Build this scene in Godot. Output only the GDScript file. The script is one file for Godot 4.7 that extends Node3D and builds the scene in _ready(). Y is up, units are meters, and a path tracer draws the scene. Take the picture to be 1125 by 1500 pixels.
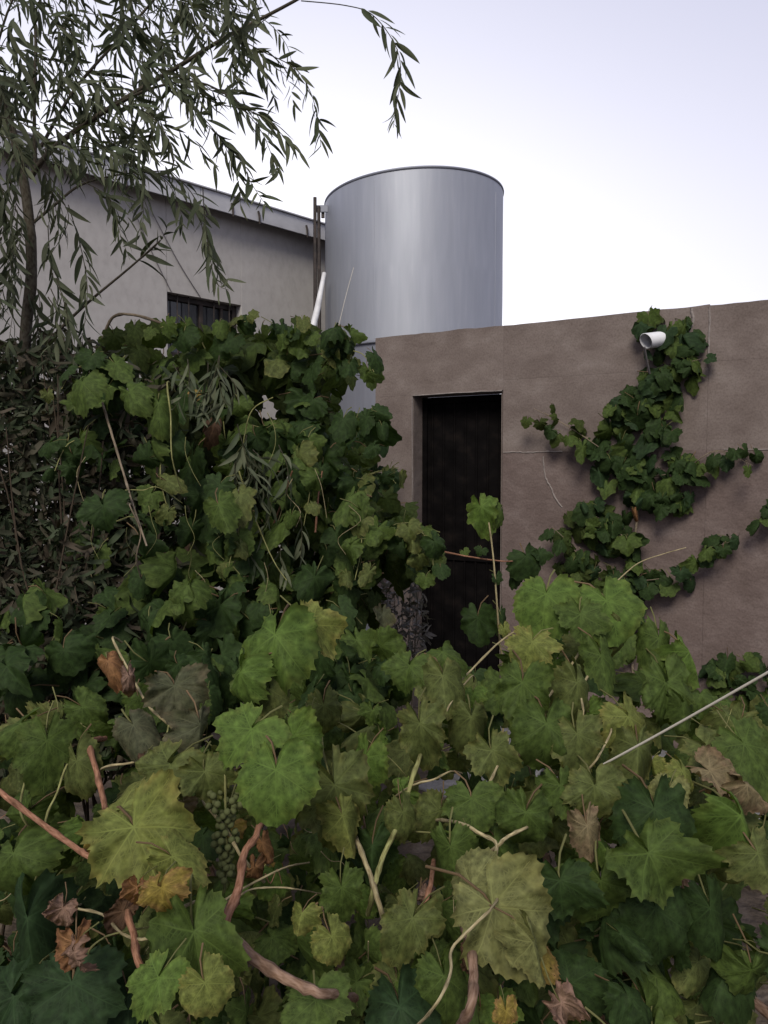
extends Node3D
# An overgrown yard at dusk: grapevines in front, a cement yard wall with a dark metal door, a metal tank and a pale house behind, a willow at the left.

const EYE := Vector3(0, 1.6, 0)
const FOCAL := 1127.0
const PITCH := -0.05323
const WALL_A := Vector3(-0.058, 0, -5.29)        # left end of the yard wall, front face
const WALL_TURN := -0.52948                      # the wall runs to the right and towards the viewer
const HOUSE_AT := Vector3(-0.679, 0, -7.6)

var rng := RandomNumberGenerator.new()
var wobble := FastNoiseLite.new()
var used := {}
var mats := {}
var leaf_cache := {}
var wall_u := Vector3(0.86307, 0, 0.50509)
var wall_n := Vector3(-0.50509, 0, 0.86307)

# ------------------------------------------------------------------ helpers
class Geo:
	var v := PackedVector3Array()
	var uv := PackedVector2Array()
	var c := PackedColorArray()
	var t := PackedInt32Array()
	func add(p: Vector3, w := Vector2.ZERO, col := Color.WHITE) -> int:
		v.append(p); uv.append(w); c.append(col)
		return v.size() - 1
	func tri(a: int, b: int, d: int) -> void:      # counter-clockwise seen from outside
		t.append(a); t.append(d); t.append(b)
	func quad(a: int, b: int, d: int, e: int) -> void:
		tri(a, b, d); tri(a, d, e)
	func face(a: Vector3, b: Vector3, d: Vector3, e: Vector3, col := Color.WHITE) -> void:
		var i := add(a, Vector2(0, 0), col)
		add(b, Vector2(1, 0), col); add(d, Vector2(1, 1), col); add(e, Vector2(0, 1), col)
		quad(i, i + 1, i + 2, i + 3)
	func mesh() -> ArrayMesh:
		var n := PackedVector3Array()
		n.resize(v.size())
		for k in range(0, t.size(), 3):
			var a := t[k]; var b := t[k + 2]; var d := t[k + 1]
			var f := (v[b] - v[a]).cross(v[d] - v[a])
			n[a] += f; n[b] += f; n[d] += f
		for k in n.size():
			n[k] = n[k].normalized() if n[k].length_squared() > 1e-20 else Vector3.UP
		var s := []
		s.resize(Mesh.ARRAY_MAX)
		s[Mesh.ARRAY_VERTEX] = v; s[Mesh.ARRAY_NORMAL] = n; s[Mesh.ARRAY_TEX_UV] = uv; s[Mesh.ARRAY_COLOR] = c; s[Mesh.ARRAY_INDEX] = t
		var m := ArrayMesh.new()
		m.add_surface_from_arrays(Mesh.PRIMITIVE_TRIANGLES, s)
		return m
	func box(lo: Vector3, hi: Vector3, e := 0.004, col := Color.WHITE) -> void:   # chamfered box, flat faces
		var q := [lo, hi]
		for ax in 3:
			for s in 2:
				var b := (ax + 1) % 3; var d := (ax + 2) % 3
				var p: Array[Vector3] = []
				for k in [[0, 0], [1, 0], [1, 1], [0, 1]]:
					var w := Vector3.ZERO
					w[ax] = q[s][ax]
					w[b] = q[k[0]][b] + (e if k[0] == 0 else -e)
					w[d] = q[k[1]][d] + (e if k[1] == 0 else -e)
					p.append(w)
				if s == 1: face(p[0], p[1], p[2], p[3], col)
				else: face(p[3], p[2], p[1], p[0], col)
		if e <= 0.0: return
		for ax in 3:                                   # edge strips along axis ax
			var b := (ax + 1) % 3; var d := (ax + 2) % 3
			for sb in 2:
				for sd in 2:
					var p: Array[Vector3] = []
					for k in [[0, 0], [1, 0], [1, 1], [0, 1]]:
						var w := Vector3.ZERO
						w[ax] = q[k[0]][ax] + (e if k[0] == 0 else -e)
						w[b] = q[sb][b]; w[d] = q[sd][d]
						if k[1] == 0: w[d] += e if sd == 0 else -e
						else: w[b] += e if sb == 0 else -e
						p.append(w)
					if sb == sd: face(p[3], p[2], p[1], p[0], col)
					else: face(p[0], p[1], p[2], p[3], col)
	func tube(pts: Array, r: Array, sides := 8, col := Color.WHITE, col2 = null) -> void:
		var n := pts.size()
		var side := Vector3.ZERO
		var first := v.size()
		var along := 0.0
		for i in n:
			var dir: Vector3 = (pts[mini(i + 1, n - 1)] - pts[maxi(i - 1, 0)]).normalized()
			if side == Vector3.ZERO:
				side = dir.cross(Vector3.RIGHT if absf(dir.x) < 0.8 else Vector3.UP).normalized()
			side = (side - dir * side.dot(dir)).normalized()
			var up := dir.cross(side)
			if i > 0: along += (pts[i] - pts[i - 1]).length()
			var cc: Color = col if col2 == null else col.lerp(col2, i / float(n - 1))
			for k in sides + 1:
				var a := TAU * k / sides
				add(pts[i] + (side * cos(a) + up * sin(a)) * r[i], Vector2(k / float(sides), along * 4.0), cc)
		for i in n - 1:
			for k in sides:
				var a := first + i * (sides + 1) + k
				quad(a, a + 1, a + sides + 2, a + sides + 1)
		for e in [0, n - 1]:
			var mid := add(pts[e], Vector2(0.5, 0), col)
			for k in sides:
				var a: int = first + e * (sides + 1) + k
				var b := add(v[a], Vector2.ZERO, col)
				var d := add(v[a + 1], Vector2.ZERO, col)
				if e == 0: tri(mid, d, b)
				else: tri(mid, b, d)

func at(px: float, py: float, d: float) -> Vector3:      # the point at distance d in front of the viewer on the given line of sight
	var r := Basis(Vector3.RIGHT, PITCH) * Vector3((px - 562.5) / FOCAL, (750.0 - py) / FOCAL, -1.0)
	return EYE + r * (d / -r.z)

func wall_depth(px: float, py: float) -> float:          # how far the yard wall is on that line
	var r := at(px, py, 1.0) - EYE
	return (WALL_A - Vector3(EYE.x, 0, EYE.z)).dot(wall_n) / r.dot(wall_n)

func numbered(s: String) -> String:
	used[s] = used.get(s, -1) + 1
	return s if used[s] == 0 else "%s_%03d" % [s, used[s]]

func thing(called: String, label: String, category: String, where := Vector3.ZERO, turn := 0.0, group := "") -> Node3D:
	var o := Node3D.new()
	o.name = numbered(called)
	add_child(o, true)
	o.position = where
	o.rotation.y = turn
	o.set_meta("label", label)
	o.set_meta("category", category)
	if group: o.set_meta("group", group)
	return o

func part(called: String, m: Mesh, mat: Material, parent: Node, where := Vector3.ZERO) -> MeshInstance3D:
	var o := MeshInstance3D.new()
	o.name = called
	o.mesh = m
	o.material_override = mat
	o.position = where
	parent.add_child(o, true)
	return o

func boxpart(called: String, lo: Vector3, hi: Vector3, mat: Material, parent: Node, e := 0.004) -> MeshInstance3D:
	var g := Geo.new()
	var mid := (lo + hi) / 2
	g.box(lo - mid, hi - mid, e)
	return part(called, g.mesh(), mat, parent, mid)

func struct(called: String, m: Mesh, mat: Material) -> MeshInstance3D:
	var o := part(called, m, mat, self)
	o.set_meta("kind", "structure")
	return o

func lin(r: float, g: float, b: float) -> Color:
	return Color(r, g, b).linear_to_srgb()

func noise_tex(size: int, freq: float, oct: int, cols: Array, offs: Array, sd: int, stretch := Vector2.ONE) -> ImageTexture:
	# fractal noise through a colour ramp (linear colours), tiling by mirroring the noise on a torus is not needed: it is laid at metre scale
	var n := FastNoiseLite.new()
	n.seed = sd
	n.noise_type = FastNoiseLite.TYPE_SIMPLEX_SMOOTH
	n.frequency = freq
	n.fractal_octaves = oct
	n.fractal_gain = 0.55
	var gr := Gradient.new()
	gr.offsets = PackedFloat32Array(offs)
	var cc := PackedColorArray()
	for k in cols: cc.append(k)
	gr.colors = cc
	var g: Image
	if stretch == Vector2.ONE:
		g = n.get_seamless_image(size, size)
	else:
		g = n.get_seamless_image(int(size * stretch.x), int(size * stretch.y))
		g.resize(size, size, Image.INTERPOLATE_CUBIC)
	g.convert(Image.FORMAT_L8)
	var src := g.get_data()
	var lut: Array[Color] = []
	for k in 256: lut.append(gr.sample(k / 255.0))
	var out := PackedByteArray()
	out.resize(size * size * 3)
	for k in src.size():
		var q := lut[src[k]]
		out[k * 3] = int(clampf(q.r, 0, 1) * 255); out[k * 3 + 1] = int(clampf(q.g, 0, 1) * 255); out[k * 3 + 2] = int(clampf(q.b, 0, 1) * 255)
	return ImageTexture.create_from_image(Image.create_from_data(size, size, false, Image.FORMAT_RGB8, out))

func tri_mat(tex: Texture2D, scale: float, rough: float, bump: Texture2D = null, relief := 0.0, metal := 0.0, tint := Color.WHITE) -> StandardMaterial3D:
	var m := StandardMaterial3D.new()
	m.albedo_color = tint
	m.albedo_texture = tex
	m.uv1_triplanar = true
	m.uv1_world_triplanar = true
	m.uv1_scale = Vector3.ONE * scale
	m.roughness = rough
	m.metallic = metal
	m.metallic_specular = 0.35
	if bump:
		m.heightmap_enabled = true
		m.heightmap_texture = bump
		m.heightmap_scale = relief
	return m

func flat_mat(c: Color, rough := 0.7, metal := 0.0, spec := 0.35) -> StandardMaterial3D:
	var m := StandardMaterial3D.new()
	m.albedo_color = c
	m.roughness = rough
	m.metallic = metal
	m.metallic_specular = spec
	return m

# ------------------------------------------------------------------ materials
func vein_image(as_height: bool) -> ImageTexture:
	var S := 512
	var f := PackedFloat32Array()
	f.resize(S * S)
	var n := FastNoiseLite.new()
	n.seed = 5
	n.frequency = 0.02
	n.fractal_octaves = 4
	for y in S:
		for x in S:
			var w := n.get_noise_2d(x, y)
			f[y * S + x] = (0.5 + 0.12 * w) if as_height else (0.62 + 0.22 * w)
	var ends := [[0.0, 0.64], [0.95, 0.55], [-0.95, 0.55], [1.95, 0.44], [-1.95, 0.44], [2.7, 0.3], [-2.7, 0.3]]
	for e in ends:
		var dir := Vector2(sin(e[0]), cos(e[0]))
		stamp(f, S, Vector2.ZERO, dir * e[1], 3.0, 1.0, 0.13)
		for k in range(1, 9):
			var s: float = k / 9.0
			for sg in [-1.0, 1.0]:
				var d2: Vector2 = dir.rotated(sg * 0.78)
				var p: Vector2 = dir * e[1] * (s + 0.03 * sg)
				var q: Vector2 = p + d2 * e[1] * 0.42 * (1.0 - s * 0.75)
				stamp(f, S, p, q, 1.6, 0.8, 0.06)
				for j in [0.4, 0.7]:
					var p2: Vector2 = p.lerp(q, j)
					for s2 in [-1.0, 1.0]:
						stamp(f, S, p2, p2 + d2.rotated(s2 * 0.9) * 0.05, 1.1, 0.7, 0.03)
	var b := PackedByteArray()
	b.resize(S * S)
	for k in S * S:
		b[k] = int(clampf((1.0 - f[k] if as_height else f[k]), 0, 1) * 255)
	return ImageTexture.create_from_image(Image.create_from_data(S, S, false, Image.FORMAT_L8, b))

func stamp(f: PackedFloat32Array, S: int, a: Vector2, b: Vector2, w0: float, w1: float, gain: float) -> void:
	var p := Vector2(0.5 + a.x / 1.4, 0.55 - a.y / 1.4) * S
	var q := Vector2(0.5 + b.x / 1.4, 0.55 - b.y / 1.4) * S
	var steps := int(p.distance_to(q)) + 1
	for i in steps:
		var t := i / float(steps)
		var c := p.lerp(q, t)
		var w := lerpf(w0, w1, t)
		var R := int(ceil(w * 1.5))
		for dy in range(-R, R + 1):
			for dx in range(-R, R + 1):
				var x := int(c.x) + dx
				var y := int(c.y) + dy
				if x < 0 or y < 0 or x >= S or y >= S: continue
				var d := Vector2(x + 0.5, y + 0.5).distance_squared_to(c) / (w * w)
				if d > 2.2: continue
				var val := 0.62 + gain * exp(-d * 1.5)
				if val > f[y * S + x]: f[y * S + x] = val

func make_materials() -> void:
	var m := StandardMaterial3D.new()
	m.vertex_color_use_as_albedo = true
	m.albedo_texture = vein_image(false)
	m.roughness = 0.7
	m.metallic_specular = 0.28
	m.cull_mode = BaseMaterial3D.CULL_DISABLED
	m.backlight_enabled = true
	m.backlight = lin(0.66, 0.70, 0.22)
	m.heightmap_enabled = true
	m.heightmap_texture = vein_image(true)
	m.heightmap_scale = 0.10
	mats.leaf = m
	var w := StandardMaterial3D.new()
	w.vertex_color_use_as_albedo = true
	w.roughness = 0.7
	w.metallic_specular = 0.25
	w.cull_mode = BaseMaterial3D.CULL_DISABLED
	w.backlight_enabled = true
	w.backlight = lin(0.3, 0.33, 0.15)
	mats.willow_leaf = w
	var fine := noise_tex(512, 0.045, 5, [Color.BLACK, Color.WHITE], [0.1, 0.9], 3)
	mats.fine = fine
	# cement render of the yard wall: brown grey, blotchy
	var cem := noise_tex(1024, 0.006, 6, [lin(0.118, 0.093, 0.083), lin(0.148, 0.119, 0.108), lin(0.168, 0.137, 0.125), lin(0.215, 0.183, 0.170)], [0.12, 0.42, 0.66, 0.95], 11)
	mats.cement = tri_mat(cem, 0.62, 0.92, fine, 0.2)
	mats.cement_lower = tri_mat(cem, 0.71, 0.92, fine, 0.4, 0.0, Color(0.925, 0.90, 0.905))
	mats.cement_lower.uv1_offset = Vector3(0.37, 0.21, 0.55)
	mats.cement_light = tri_mat(cem, 0.55, 0.92, fine, 0.3, 0.0, Color(1.0, 1.0, 1.0))
	mats.cement_light.uv1_offset = Vector3(0.71, 0.6, 0.13)
	var grain := noise_tex(512, 0.08, 4, [Color(0.84, 0.83, 0.82), Color(0.96, 0.96, 0.96), Color(1, 1, 1)], [0.12, 0.5, 0.85], 13)
	for m2 in [mats.cement, mats.cement_lower, mats.cement_light]:
		m2.detail_enabled = true
		m2.detail_albedo = grain
		m2.detail_blend_mode = BaseMaterial3D.BLEND_MODE_MUL
		m2.detail_uv_layer = BaseMaterial3D.DETAIL_UV_2
		m2.uv2_triplanar = true
		m2.uv2_world_triplanar = true
		m2.uv2_scale = Vector3(2.1, 1.5, 2.1)
	mats.mortar = tri_mat(noise_tex(256, 0.03, 4, [lin(0.17, 0.145, 0.135), lin(0.25, 0.222, 0.21)], [0.2, 0.9], 17), 2.0, 0.95, fine, 0.3)
	mats.plaster = tri_mat(noise_tex(1024, 0.007, 6, [lin(0.345, 0.328, 0.318), lin(0.365, 0.348, 0.338), lin(0.38, 0.363, 0.352)], [0.15, 0.5, 0.9], 23), 0.45, 0.9, fine, 0.07)
	mats.plaster.detail_enabled = true
	mats.plaster.detail_albedo = noise_tex(512, 0.03, 5, [Color(0.92, 0.92, 0.92), Color(0.98, 0.98, 0.98), Color(1, 1, 1)], [0.12, 0.5, 0.85], 19)
	mats.plaster.detail_blend_mode = BaseMaterial3D.BLEND_MODE_MUL
	mats.plaster.detail_uv_layer = BaseMaterial3D.DETAIL_UV_2
	mats.plaster.uv2_triplanar = true
	mats.plaster.uv2_world_triplanar = true
	mats.plaster.uv2_scale = Vector3(1.1, 0.5, 1.1)
	# zinc sheet of the tank: streaks that run down
	var zn := StandardMaterial3D.new()
	zn.albedo_texture = noise_tex(1024, 0.012, 6, [lin(0.275, 0.29, 0.33), lin(0.29, 0.305, 0.345), lin(0.297, 0.311, 0.352), lin(0.32, 0.333, 0.372)], [0.1, 0.42, 0.62, 0.95], 31, Vector2(2.6, 0.12))
	zn.uv1_scale = Vector3(2, 1, 1)
	zn.metallic = 0.55
	zn.roughness = 1.0
	zn.roughness_texture = noise_tex(512, 0.02, 5, [Color(0.52, 0.52, 0.52), Color(0.59, 0.59, 0.59)], [0.2, 0.85], 37, Vector2(1.5, 0.15))
	mats.zinc = zn
	var zl := zn.duplicate()
	zl.metallic = 0.35
	zl.albedo_color = Color(0.78, 0.78, 0.80)
	mats.zinc_old = zl
	mats.fascia = tri_mat(noise_tex(512, 0.012, 5, [lin(0.33, 0.33, 0.35), lin(0.43, 0.43, 0.45)], [0.2, 0.85], 41), 0.8, 0.55, null, 0.0, 0.1)
	mats.door = tri_mat(noise_tex(512, 0.015, 6, [lin(0.004, 0.0036, 0.0038), lin(0.0065, 0.0058, 0.006), lin(0.014, 0.011, 0.010)], [0.2, 0.6, 0.95], 43), 0.9, 0.85)
	mats.door.metallic_specular = 0.06
	mats.dark_steel = tri_mat(noise_tex(256, 0.03, 4, [lin(0.02, 0.017, 0.016), lin(0.06, 0.045, 0.04)], [0.2, 0.9], 47), 1.6, 0.6)
	mats.white_plastic = tri_mat(noise_tex(256, 0.02, 4, [lin(0.42, 0.42, 0.44), lin(0.62, 0.62, 0.64)], [0.15, 0.7], 53), 1.4, 0.5)
	mats.inside = flat_mat(lin(0.03, 0.027, 0.025), 0.9)
	mats.glass = flat_mat(lin(0.02, 0.022, 0.025), 0.12, 0.0, 0.5)
	mats.soil = tri_mat(noise_tex(1024, 0.01, 6, [lin(0.05, 0.038, 0.028), lin(0.085, 0.066, 0.05), lin(0.13, 0.105, 0.085)], [0.2, 0.55, 0.9], 59), 0.5, 0.97, fine, 2.0)
	mats.stone = tri_mat(noise_tex(512, 0.015, 5, [lin(0.12, 0.118, 0.122), lin(0.20, 0.196, 0.20)], [0.2, 0.85], 61), 1.1, 0.9, fine, 0.5)
	var bark := StandardMaterial3D.new()
	bark.vertex_color_use_as_albedo = true
	bark.roughness = 0.85
	bark.metallic_specular = 0.25
	bark.albedo_texture = noise_tex(512, 0.02, 5, [Color(0.72, 0.68, 0.64), Color(0.90, 0.88, 0.86), Color(1, 1, 1)], [0.15, 0.5, 0.85], 67, Vector2(0.7, 0.9))
	bark.uv1_scale = Vector3(1, 1, 1)
	bark.heightmap_enabled = true
	bark.heightmap_texture = bark.albedo_texture
	bark.heightmap_scale = 0.03
	mats.bark = bark
	var grape := StandardMaterial3D.new()
	grape.albedo_color = lin(0.075, 0.085, 0.036)
	grape.roughness = 0.75
	grape.metallic_specular = 0.2
	mats.grape = grape
	mats.cord = flat_mat(lin(0.42, 0.39, 0.33), 0.8)
	mats.wire = flat_mat(lin(0.12, 0.11, 0.11), 0.7)

# ------------------------------------------------------------------ leaves
# palette: [blade colour, margin colour, how far the margin colour reaches in, crumple]
var PAL := {
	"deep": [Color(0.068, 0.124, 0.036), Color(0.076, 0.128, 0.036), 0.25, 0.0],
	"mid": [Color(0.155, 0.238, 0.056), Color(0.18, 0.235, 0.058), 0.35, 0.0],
	"bright": [Color(0.205, 0.335, 0.070), Color(0.27, 0.355, 0.078), 0.45, 0.0],
	"lime": [Color(0.36, 0.42, 0.11), Color(0.46, 0.42, 0.125), 0.5, 0.0],
	"olive": [Color(0.225, 0.275, 0.085), Color(0.30, 0.295, 0.095), 0.45, 0.1],
	"pale": [Color(0.40, 0.42, 0.16), Color(0.44, 0.415, 0.15), 0.4, 0.0],
	"blue": [Color(0.062, 0.118, 0.046), Color(0.066, 0.118, 0.046), 0.1, 0.0],
	"grey": [Color(0.175, 0.190, 0.105), Color(0.23, 0.20, 0.12), 0.6, 0.15],
	"yellow": [Color(0.52, 0.40, 0.09), Color(0.56, 0.34, 0.13), 0.7, 0.35],
	"orange": [Color(0.55, 0.29, 0.13), Color(0.50, 0.24, 0.12), 0.8, 0.9],
	"pink": [Color(0.56, 0.36, 0.27), Color(0.50, 0.30, 0.22), 0.8, 1.0],
	"tan": [Color(0.44, 0.36, 0.20), Color(0.46, 0.32, 0.20), 0.8, 0.6],
	"brown": [Color(0.24, 0.14, 0.085), Color(0.19, 0.11, 0.07), 0.8, 1.0],
}

func leaf_mesh(lod: int, shape: int, pal: String) -> ArrayMesh:
	var key := "%d_%d_%s" % [lod, shape, pal]
	if leaf_cache.has(key): return leaf_cache[key]
	var r := RandomNumberGenerator.new()
	r.seed = shape * 977 + 13
	var p: Array = PAL[pal]
	var N: int = [96, 51, 33][lod]
	var rings: Array = [[0.15, 0.38, 0.62, 0.82, 0.94, 1.0], [0.3, 0.62, 0.87, 1.0], [0.5, 1.0]][lod]
	var teeth: float = [32.0, 17.0, 11.0][lod]
	var k := r.randf_range(0.12, 0.36)
	var L := [0.62 * r.randf_range(0.86, 1.08), 0.53 * r.randf_range(0.82, 1.12), 0.53 * r.randf_range(0.82, 1.12), 0.45 * r.randf_range(0.82, 1.12), 0.45 * r.randf_range(0.82, 1.12), 0.36 * r.randf_range(0.8, 1.1), 0.36 * r.randf_range(0.8, 1.1)]
	var A := [r.randf_range(-0.1, 0.1), 0.95 + r.randf_range(-0.14, 0.14), -0.95 + r.randf_range(-0.14, 0.14), 1.95 + r.randf_range(-0.16, 0.16), -1.95 + r.randf_range(-0.16, 0.16), 2.72, -2.72]
	var droop := r.randf_range(0.2, 1.0)
	var fold := r.randf_range(-0.95, 0.6)
	var cx := r.randf_range(-2.1, 2.1)
	var wave := r.randf_range(0.03, 0.08)
	var ph := r.randf() * TAU
	var ph2 := r.randf() * TAU
	var tj: Array[float] = []
	for i in N + 1: tj.append(r.randf_range(0.25, 1.6))
	var crum: float = p[3]
	var nz := FastNoiseLite.new()
	nz.seed = shape + 100
	nz.frequency = 2.6
	var g := Geo.new()
	var blade: Color = p[0]
	var rim: Color = p[1]
	var centre := g.add(Vector3.ZERO, Vector2(0.5, 0.55), blade)
	var bite := r.randf_range(0.3, 0.6)
	for q in rings.size():
		var t: float = rings[q]
		for i in N + 1:
			var th := lerpf(-PI + 0.02, PI - 0.02, i / float(N))
			var rad := 0.0
			var near := 9.0
			for j in 7:
				var dth := absf(th - A[j])
				near = minf(near, dth)
				rad = maxf(rad, L[j] - k * pow(dth, 1.3))
			rad *= smoothstep(0.0, bite, PI - absf(th)) * 0.88 + 0.12
			var fr := fposmod(th * teeth / TAU + 0.5, 1.0)
			rad += 0.062 * (1.0 - absf(2.0 * fr - 1.0) - 0.4) * tj[i] * smoothstep(0.0, 0.3, PI - absf(th)) * pow(t, 3.0)
			var x := sin(th) * rad * t
			var y := cos(th) * rad * t
			var d := rad * t
			var z := -droop * d * d
			z += 0.012 * t * (1.15 - 0.6 * t) * pow(sin(minf(near / 0.5, 1.0) * PI * 0.5), 2.0)
			z += fold * absf(x) * 0.6
			z += wave * t * t * sin(th * 3.0 + ph) + wave * 0.6 * t * t * t * sin(th * 9.0 + ph2)
			z += 0.16 * nz.get_noise_2d(x * 0.6, y * 0.6) * t + 0.022 * nz.get_noise_2d(x * 3.0, y * 3.0) * t
			if crum > 0.0:
				z += crum * 0.30 * nz.get_noise_2d(x * 1.5 + 7, y * 1.5) * t
			var c2 := cx + (2.6 * crum * signf(cx))
			var px := x
			var pz := z
			if absf(c2) > 0.05:
				px = sin(x * c2) / c2 * (1.0 + z * c2 * 0.3)
				pz = z - (1.0 - cos(x * c2)) / c2
			var py := y
			if crum > 0.3:
				var cy := 1.8 * crum
				py = sin(y * cy) / cy
				pz -= (1.0 - cos(y * cy)) / cy
			var n2 := nz.get_noise_2d(x * 2.0 + 30, y * 2.0 - 11)
			var n3 := nz.get_noise_2d(x * 5.0 - 3, y * 5.0 + 17)
			var mix := clampf((t - 1.0 + p[2] * (0.55 + 0.8 * n2)) * 2.2, 0, 1)
			var n4 := nz.get_noise_2d(x * 0.7 + 60, y * 0.7)
			var col := blade.lerp(rim, clampf(mix + 0.9 * n4 * p[2], 0, 1)) * (1.0 + 0.20 * n2 + 0.22 * n3)
			col.a = 1.0
			g.add(Vector3(px, py, pz), Vector2(0.5 + x / 1.4, 0.55 - y / 1.4), col)
	for i in N:
		g.tri(centre, 2 + i, 1 + i)
		for q in rings.size() - 1:
			var a := 1 + q * (N + 1) + i
			var b := a + N + 1
			g.quad(a, a + 1, b + 1, b)
	var pc := Color(0.42, 0.42, 0.17) if r.randf() < 0.65 else Color(0.44, 0.30, 0.17)
	var bend := r.randf_range(-0.2, 0.2)
	g.tube([Vector3(0, 0.02, -0.012), Vector3(0, -0.10, -0.05), Vector3(bend * 0.3, -0.30, -0.20), Vector3(bend, -0.45, -0.50)], [0.011, 0.012, 0.013, 0.016], 5 if lod < 2 else 3, pc)
	for i in range(g.uv.size()):
		if i > rings.size() * (N + 1): g.uv[i] = Vector2(0.03, 0.97)
	leaf_cache[key] = g.mesh()
	return leaf_cache[key]

func leaf_frame(pos: Vector3, width: float, lean: float, pitch: float, yaw: float) -> Transform3D:
	# lean: where the tip points, from straight down, in degrees; pitch and yaw: where the upper face looks
	var a := deg_to_rad(lean)
	var p := deg_to_rad(pitch)
	var w := deg_to_rad(yaw)
	var n := Vector3(sin(w) * cos(p), sin(p), cos(w) * cos(p))
	var tip := Vector3(sin(a), -cos(a), 0.25)
	tip = (tip - n * tip.dot(n)).normalized()
	var f := 1.0 + 0.14 * sin(pos.x * 917.0 + pos.y * 631.0)
	return Transform3D(Basis(tip.cross(n) * f, tip / f, n * (1.0 + 0.5 * sin(pos.y * 1217.0))) * width, pos)

class Vine:
	var root: Node3D
	var leaves := []      # [distance, frame, lod, shape, palette]

func put_leaf(v: Vine, pos: Vector3, width: float, lean: float, pitch: float, yaw: float, lod: int, shape: int, pal: String) -> void:
	v.leaves.append([(pos - EYE).length(), leaf_frame(pos, width, lean, pitch, yaw), lod, shape, pal])

func finish(v: Vine) -> void:                    # the nearest 300 leaves are parts, the rest one mass
	v.leaves.sort_custom(func(a, b): return a[0] < b[0])
	var rest := []
	var n := 0
	for l in v.leaves:
		if n >= 290:
			rest.append(l)
			continue
		n += 1
		var o := part("leaf", leaf_mesh(l[2], l[3], l[4]), mats.leaf, v.root)
		var f: Transform3D = l[1]
		o.transform = Transform3D(f.basis, f.origin - v.root.position)
	if rest.size() > 0:
		var mm := MultiMesh.new()
		mm.transform_format = MultiMesh.TRANSFORM_3D
		mm.use_colors = true
		mm.mesh = leaf_mesh(2, 3, "mid")
		mm.instance_count = rest.size()
		for i in rest.size():
			var f: Transform3D = rest[i][1]
			mm.set_instance_transform(i, Transform3D(f.basis, f.origin - v.root.position))
			var sh := rng.randf_range(0.5, 0.95)
			mm.set_instance_color(i, Color(sh, sh * rng.randf_range(0.92, 1.05), sh))
		var q := MultiMeshInstance3D.new()
		q.name = "inner_foliage"
		q.multimesh = mm
		q.material_override = mats.leaf
		q.set_meta("kind", "stuff")
		v.root.add_child(q, true)

func new_vine(called: String, label: String, category: String, base: Vector3) -> Vine:
	var v := Vine.new()
	v.root = thing(called, label, category, base)
	return v

var WOOD := {"red": Color(0.27, 0.145, 0.095), "pale": Color(0.34, 0.30, 0.18), "green": Color(0.25, 0.26, 0.11), "grey": Color(0.22, 0.185, 0.14), "old": Color(0.25, 0.17, 0.125), "dark": Color(0.07, 0.062, 0.05)}

func smooth_path(pts: Array, each := 5) -> Array:
	var out := []
	for i in pts.size() - 1:
		var a: Vector3 = pts[maxi(i - 1, 0)]
		var b: Vector3 = pts[i]
		var c: Vector3 = pts[i + 1]
		var d: Vector3 = pts[mini(i + 2, pts.size() - 1)]
		for k in each:
			out.append(b.cubic_interpolate(c, a, d, k / float(each)))
	out.append(pts[pts.size() - 1])
	return out

func cane(v: Vine, called: String, wood: String, r0: float, r1: float, pts: Array, knots := true, each := 5) -> void:
	if knots and called == "cane" and pts[0].z > -2.4:      # both ends run on into the leaves
		var m := pts.size()
		pts = [pts[0] + (pts[0] - pts[1]).limit_length(0.05) + Vector3(0, -0.06, -0.10)] + pts + [pts[m - 1] + (pts[m - 1] - pts[m - 2]).limit_length(0.05) + Vector3(0, -0.06, -0.10)]
	var path := smooth_path(pts, each)
	var o: Vector3 = path[0]
	var n := path.size()
	var rad := []
	var loc := []
	var off := rng.randf() * 50.0
	for i in n:
		var f := i / float(n - 1)
		var k := lerpf(r0, r1, f) * (0.64 if pts[0].z > -2.4 else 0.9) * (1.0 + 0.10 * wobble.get_noise_1d(off * 9 + i * 60.0))
		if knots and i % 5 == 2: k *= 1.28
		rad.append(k)
		loc.append(path[i] - o + Vector3(wobble.get_noise_1d(off + i * 40.0), wobble.get_noise_1d(off + 90 + i * 40.0), 0) * r0 * 0.25)
	var g := Geo.new()
	var sides := 9 if r0 > 0.004 else 6
	g.tube(loc, rad, sides, WOOD[wood])
	for i in n:                                     # blotches along the shoot, darker at the nodes
		var k: float = 1.0 + 0.45 * wobble.get_noise_1d(off * 5 + i * 85.0) - (0.28 if knots and i % 5 == 2 else 0.0)
		for j in sides + 1:
			var q: Color = WOOD[wood] * (k * (1.0 + 0.3 * wobble.get_noise_2d(off + j * 90.0, i * 60.0)))
			q.a = 1.0
			g.c[i * (sides + 1) + j] = q
	part(called, g.mesh(), mats.bark, v.root, o - v.root.position)

func sight_path(d0: float, d1: float, flat: Array) -> Array:
	var out := []
	var n := flat.size() / 2
	for i in n:
		out.append(at(flat[i * 2], flat[i * 2 + 1], lerpf(d0, d1, i / maxf(n - 1, 1))))
	return out

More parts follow.
